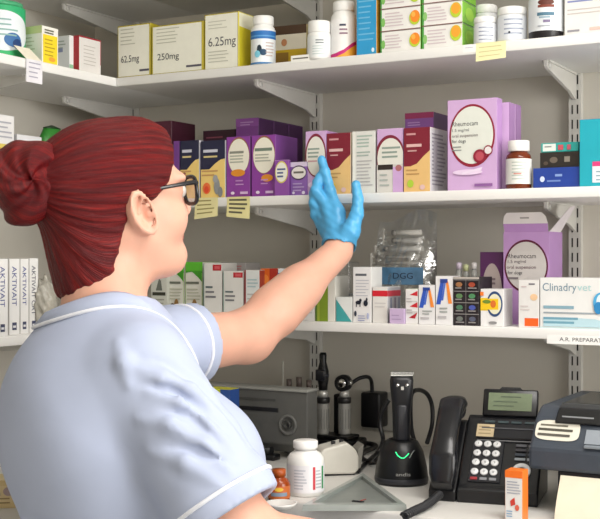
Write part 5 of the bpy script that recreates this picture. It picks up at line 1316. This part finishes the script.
tun = [o for o in person.children if o.name.startswith('tunic')][0]
def ring(c0, ax, dist, r0, name):
    ax = ax / np.linalg.norm(ax); c = c0 + ax * dist
    e1 = np.cross(ax, Z); e1 /= np.linalg.norm(e1); e2_ = np.cross(ax, e1)
    runs, cur = [], []
    for i in range(72):
        a = 2 * math.pi * i / 72; dv = e1 * math.cos(a) + e2_ * math.sin(a)
        rr = np.linspace(.11, .045, 90); f = tunic_sdf(c + dv * rr[:, None])
        k = np.nonzero(f < 0)[0]
        if len(k) and k[0] > 0: cur.append(c + dv * (rr[k[0]] + .0006))
        elif cur: runs.append(cur); cur = []
    if cur: runs.append(cur)
    if len(runs) > 1 and len(cur): runs[0] = runs.pop() + runs[0]
    mb = MB()
    for q in runs:
        if len(q) > 3: mb.tube([cam2world(*v) - BASE for v in q], .0030, WHT, 8, closed=len(q) == 72)
    mb.build(name, tun)
ring(RS, UA, RH - .026, .08, 'sleeve_piping'); ring(LS, UB, LH - .03, .07, 'sleeve_piping')

# collar: a band that stands on the neck and turns over outwards
mb = MB(); N = 64; top = []; mid = []; out = []; inn = []
def drop(q):                     # height of the cloth below a point
    zz = np.arange(.03, -.16, -.0015); pts = np.array([q[0], q[1], 0]) + np.outer(NB[2] + zz, Z)
    k = np.nonzero(tunic_sdf(pts) < 0)[0]
    return pts[k[0]][2] if len(k) else NB[2] - .10
zs = []
for i in range(N + 1):
    a = -math.pi * .955 + 2 * math.pi * .955 * i / N        # 0 is the nape
    dirv = -TF * math.cos(a) + TL * math.sin(a); fr = (1 - math.cos(a)) / 2
    c = NB + TF * .022 * fr
    zs.append(drop(c + dirv * (.101 + .016 * fr)))
zs = np.array(zs)
for _ in range(16): zs[1:-1] = (zs[:-2] + 2 * zs[1:-1] + zs[2:]) / 4
for i in range(N + 1):
    a = -math.pi * .955 + 2 * math.pi * .955 * i / N
    dirv = -TF * math.cos(a) + TL * math.sin(a); fr = (1 - math.cos(a)) / 2
    c = NB + TF * .022 * fr; c = np.array([c[0], c[1], 0]); z0_ = zs[i]
    out.append(c + dirv * (.101 + .016 * fr) + Z * (z0_ + .0045))
    mid.append(c + dirv * (.084 + .008 * fr) + Z * (z0_ + .024 - .006 * fr))
    top.append(c + dirv * (.0775 + .004 * fr) + Z * (z0_ + .027 - .008 * fr))
    inn.append(c + dirv * (.0735 + .004 * fr) + Z * (z0_ + .0))
cw = lambda v: cam2world(*v) - BASE
for A, B in ((inn, top), (top, mid), (mid, out)):
    for i in range(N): mb.face([cw(A[i]), cw(A[i+1]), cw(B[i+1]), cw(B[i])], TUN, True)
bmesh.ops.remove_doubles(mb.bm, verts=mb.bm.verts[:], dist=1e-5); bmesh.ops.recalc_face_normals(mb.bm, faces=mb.bm.faces[:])
col_ = mb.build('collar', person)
md = col_.modifiers.new('thick', 'SOLIDIFY'); md.thickness = .003; md.offset = 0
mb = MB(); mb.tube([cw(v - Z * .0005) for v in out], .0028, WHT, 8); mb.build('piping', col_)
# trousers, shoes
NAVY = M('#23283c', .8, var=.06)
def trou(p): return smax(smin(legs(p, 0), torso_core(p, -.006), .03), p[:, 2] - (TC[2] - .44), .005)
def trou2(p): return smax(trou(p), -(p[:, 2] - (FT_Z + .07)), .004)
implicit('trousers', trou2, (-.50, 1.38, -1.36), (-.02, 1.98, -.70), .008, NAVY, person, BASE)
for sgn in (-1, 1):
    a = TC - TF * .035 + TL * .09 * sgn; b = a + TF * .17
    def shoe(p, a=a, b=b):
        a_ = a.copy(); a_[2] = FT_Z + .045; b_ = b.copy(); b_[2] = FT_Z + .034
        d = rcone(p, a_, b_, .05, .045); t = a + TF * .015; t1 = t.copy(); t1[2] = FT_Z + .06; t2 = t.copy(); t2[2] = FT_Z + .10
        d = smin(d, rcone(p, t1, t2, .045, .05), .02)
        return smax(d, -(p[:, 2] - (FT_Z + .001)), .006)
    lo = np.minimum(a, b) - .08; hi = np.maximum(a, b) + .08; lo[2] = FT_Z - .02; hi[2] = FT_Z + .17
    implicit('shoe', shoe, lo, hi, .006, M('#1c1c20', .5), person, BASE)
# glove
GLV = M('#4fa6d8', .38, var=.10, scale=34, bump=.35, spec=.5, name='blue_nitrile')
fa = (HW - LE) / np.linalg.norm(HW - LE)
CUFF = LW + fa * .0
def glove_sdf(p):
    d = hand_sdf(p, 0)
    s = (p - LW) @ fa
    c = rcone(p, LW - fa * .03, HW, .0365, .030) + .0012 * np.sin(s * 260 + 30 * p[:, 0])
    d = smin(d, c, .012)
    d = d + .0006 * np.sin(p[:, 0] * 310 + p[:, 2] * 240) * np.sin(p[:, 2] * 170)
    d = smax(d, -(s - (-.004)), .002)
    return smax(d, -rcone(p, LW - fa * .05, LW + fa * .004, .0335, .031), .002)
implicit('glove', glove_sdf, (-.03, 2.08, -.06), (.18, 2.36, .24), .0022, GLV, person, BASE)
# glasses
FRM = M('#15161c', .25, spec=.6)
fr = empty('glasses', (0, 0, 0)); fr.parent = person
def hw(x, y, z): return cam2world(*hp(x, y, z)) - BASE
for sgn in (-1, 1):
    loop = []
    for i in range(28):
        a = 2 * math.pi * i / 28
        yy = .0345 + .029 * math.copysign(abs(math.cos(a)) ** .7, math.cos(a)); zz = -.001 + .0205 * math.copysign(abs(math.sin(a)) ** .75, math.sin(a))
        loop.append(hw(.097 - .10 * (yy - .034) - 4 * max(0, yy - .045) ** 2, yy * sgn, zz + .002))
    mb = MB(); mb.tube(loop, .0031, FRM, 8, closed=True); mb.build('rim', fr)
    mb = MB(); mb.face(loop, film_mat()); mb.build('lens', fr)
    mb = MB(); mb.tube([hw(.0935, .0625 * sgn, .011), hw(.087, .0680 * sgn, .012), hw(.06, .0735 * sgn, .010), hw(.03, .0745 * sgn, .007), hw(.012, .0725 * sgn, .006), hw(.0, .069 * sgn, .004)], [.0038, .0036, .0030, .0027, .0022, .0018], FRM, 8); mb.build('temple', fr)
mb = MB(); mb.tube([hw(.0995, -.0065, .008), hw(.103, 0, .011), hw(.0995, .0065, .008)], .0018, FRM, 8); mb.build('bridge', fr)

# ------------------------------------------------------------------ light, camera
def area(loc, sx, sy, power, col, rot=(0, 0, 0)):  # serves the ceiling lights and the two added wall lights
    l = bpy.data.lights.new('area_light', 'AREA'); l.shape = 'RECTANGLE'; l.size = sx; l.size_y = sy; l.energy = power; l.color = col
    o = bpy.data.objects.new('area_light', l); COL.objects.link(o); o.location = loc; o.rotation_euler = rot
    return o
area((.1, -1.2, ZC - .02), 1.2, .5, 24, (1, .97, .93))
area((.9, -2.4, ZC - .02), 1.0, .6, 9, (1, .97, .93))
area((XR - .03, -1.25, 1.45), 1.2, 1.5, 47, (1, .985, .96), (0, math.pi / 2, 0))          # added main light from the right wall, where no window is built
area((1.0, YF + .03, 1.45), 1.0, 1.3, 7, (.96, .98, 1), (math.pi / 2, 0, 0))          # weak fill light added behind the camera, no window there either
wd_ = bpy.data.worlds.new('world'); SC.world = wd_; wd_.use_nodes = True
wd_.node_tree.nodes['Background'].inputs['Color'].default_value = (.8, .82, .85, 1); wd_.node_tree.nodes['Background'].inputs['Strength'].default_value = .3
cd = bpy.data.cameras.new('camera'); cam = bpy.data.objects.new('camera', cd); COL.objects.link(cam)
cd.sensor_width = 36; cd.lens = FP / 600 * 36; cd.shift_y = -1.5 / 600; cd.clip_start = .05
cam.location = (0, CY, CAMH); cam.rotation_euler = (math.pi / 2, 0, TH)
SC.camera = cam
SC.view_settings.view_transform = 'Standard'; SC.view_settings.look = 'None'; SC.view_settings.gamma = 1; SC.view_settings.use_curve_mapping = False
SC.view_settings.exposure = 0.04
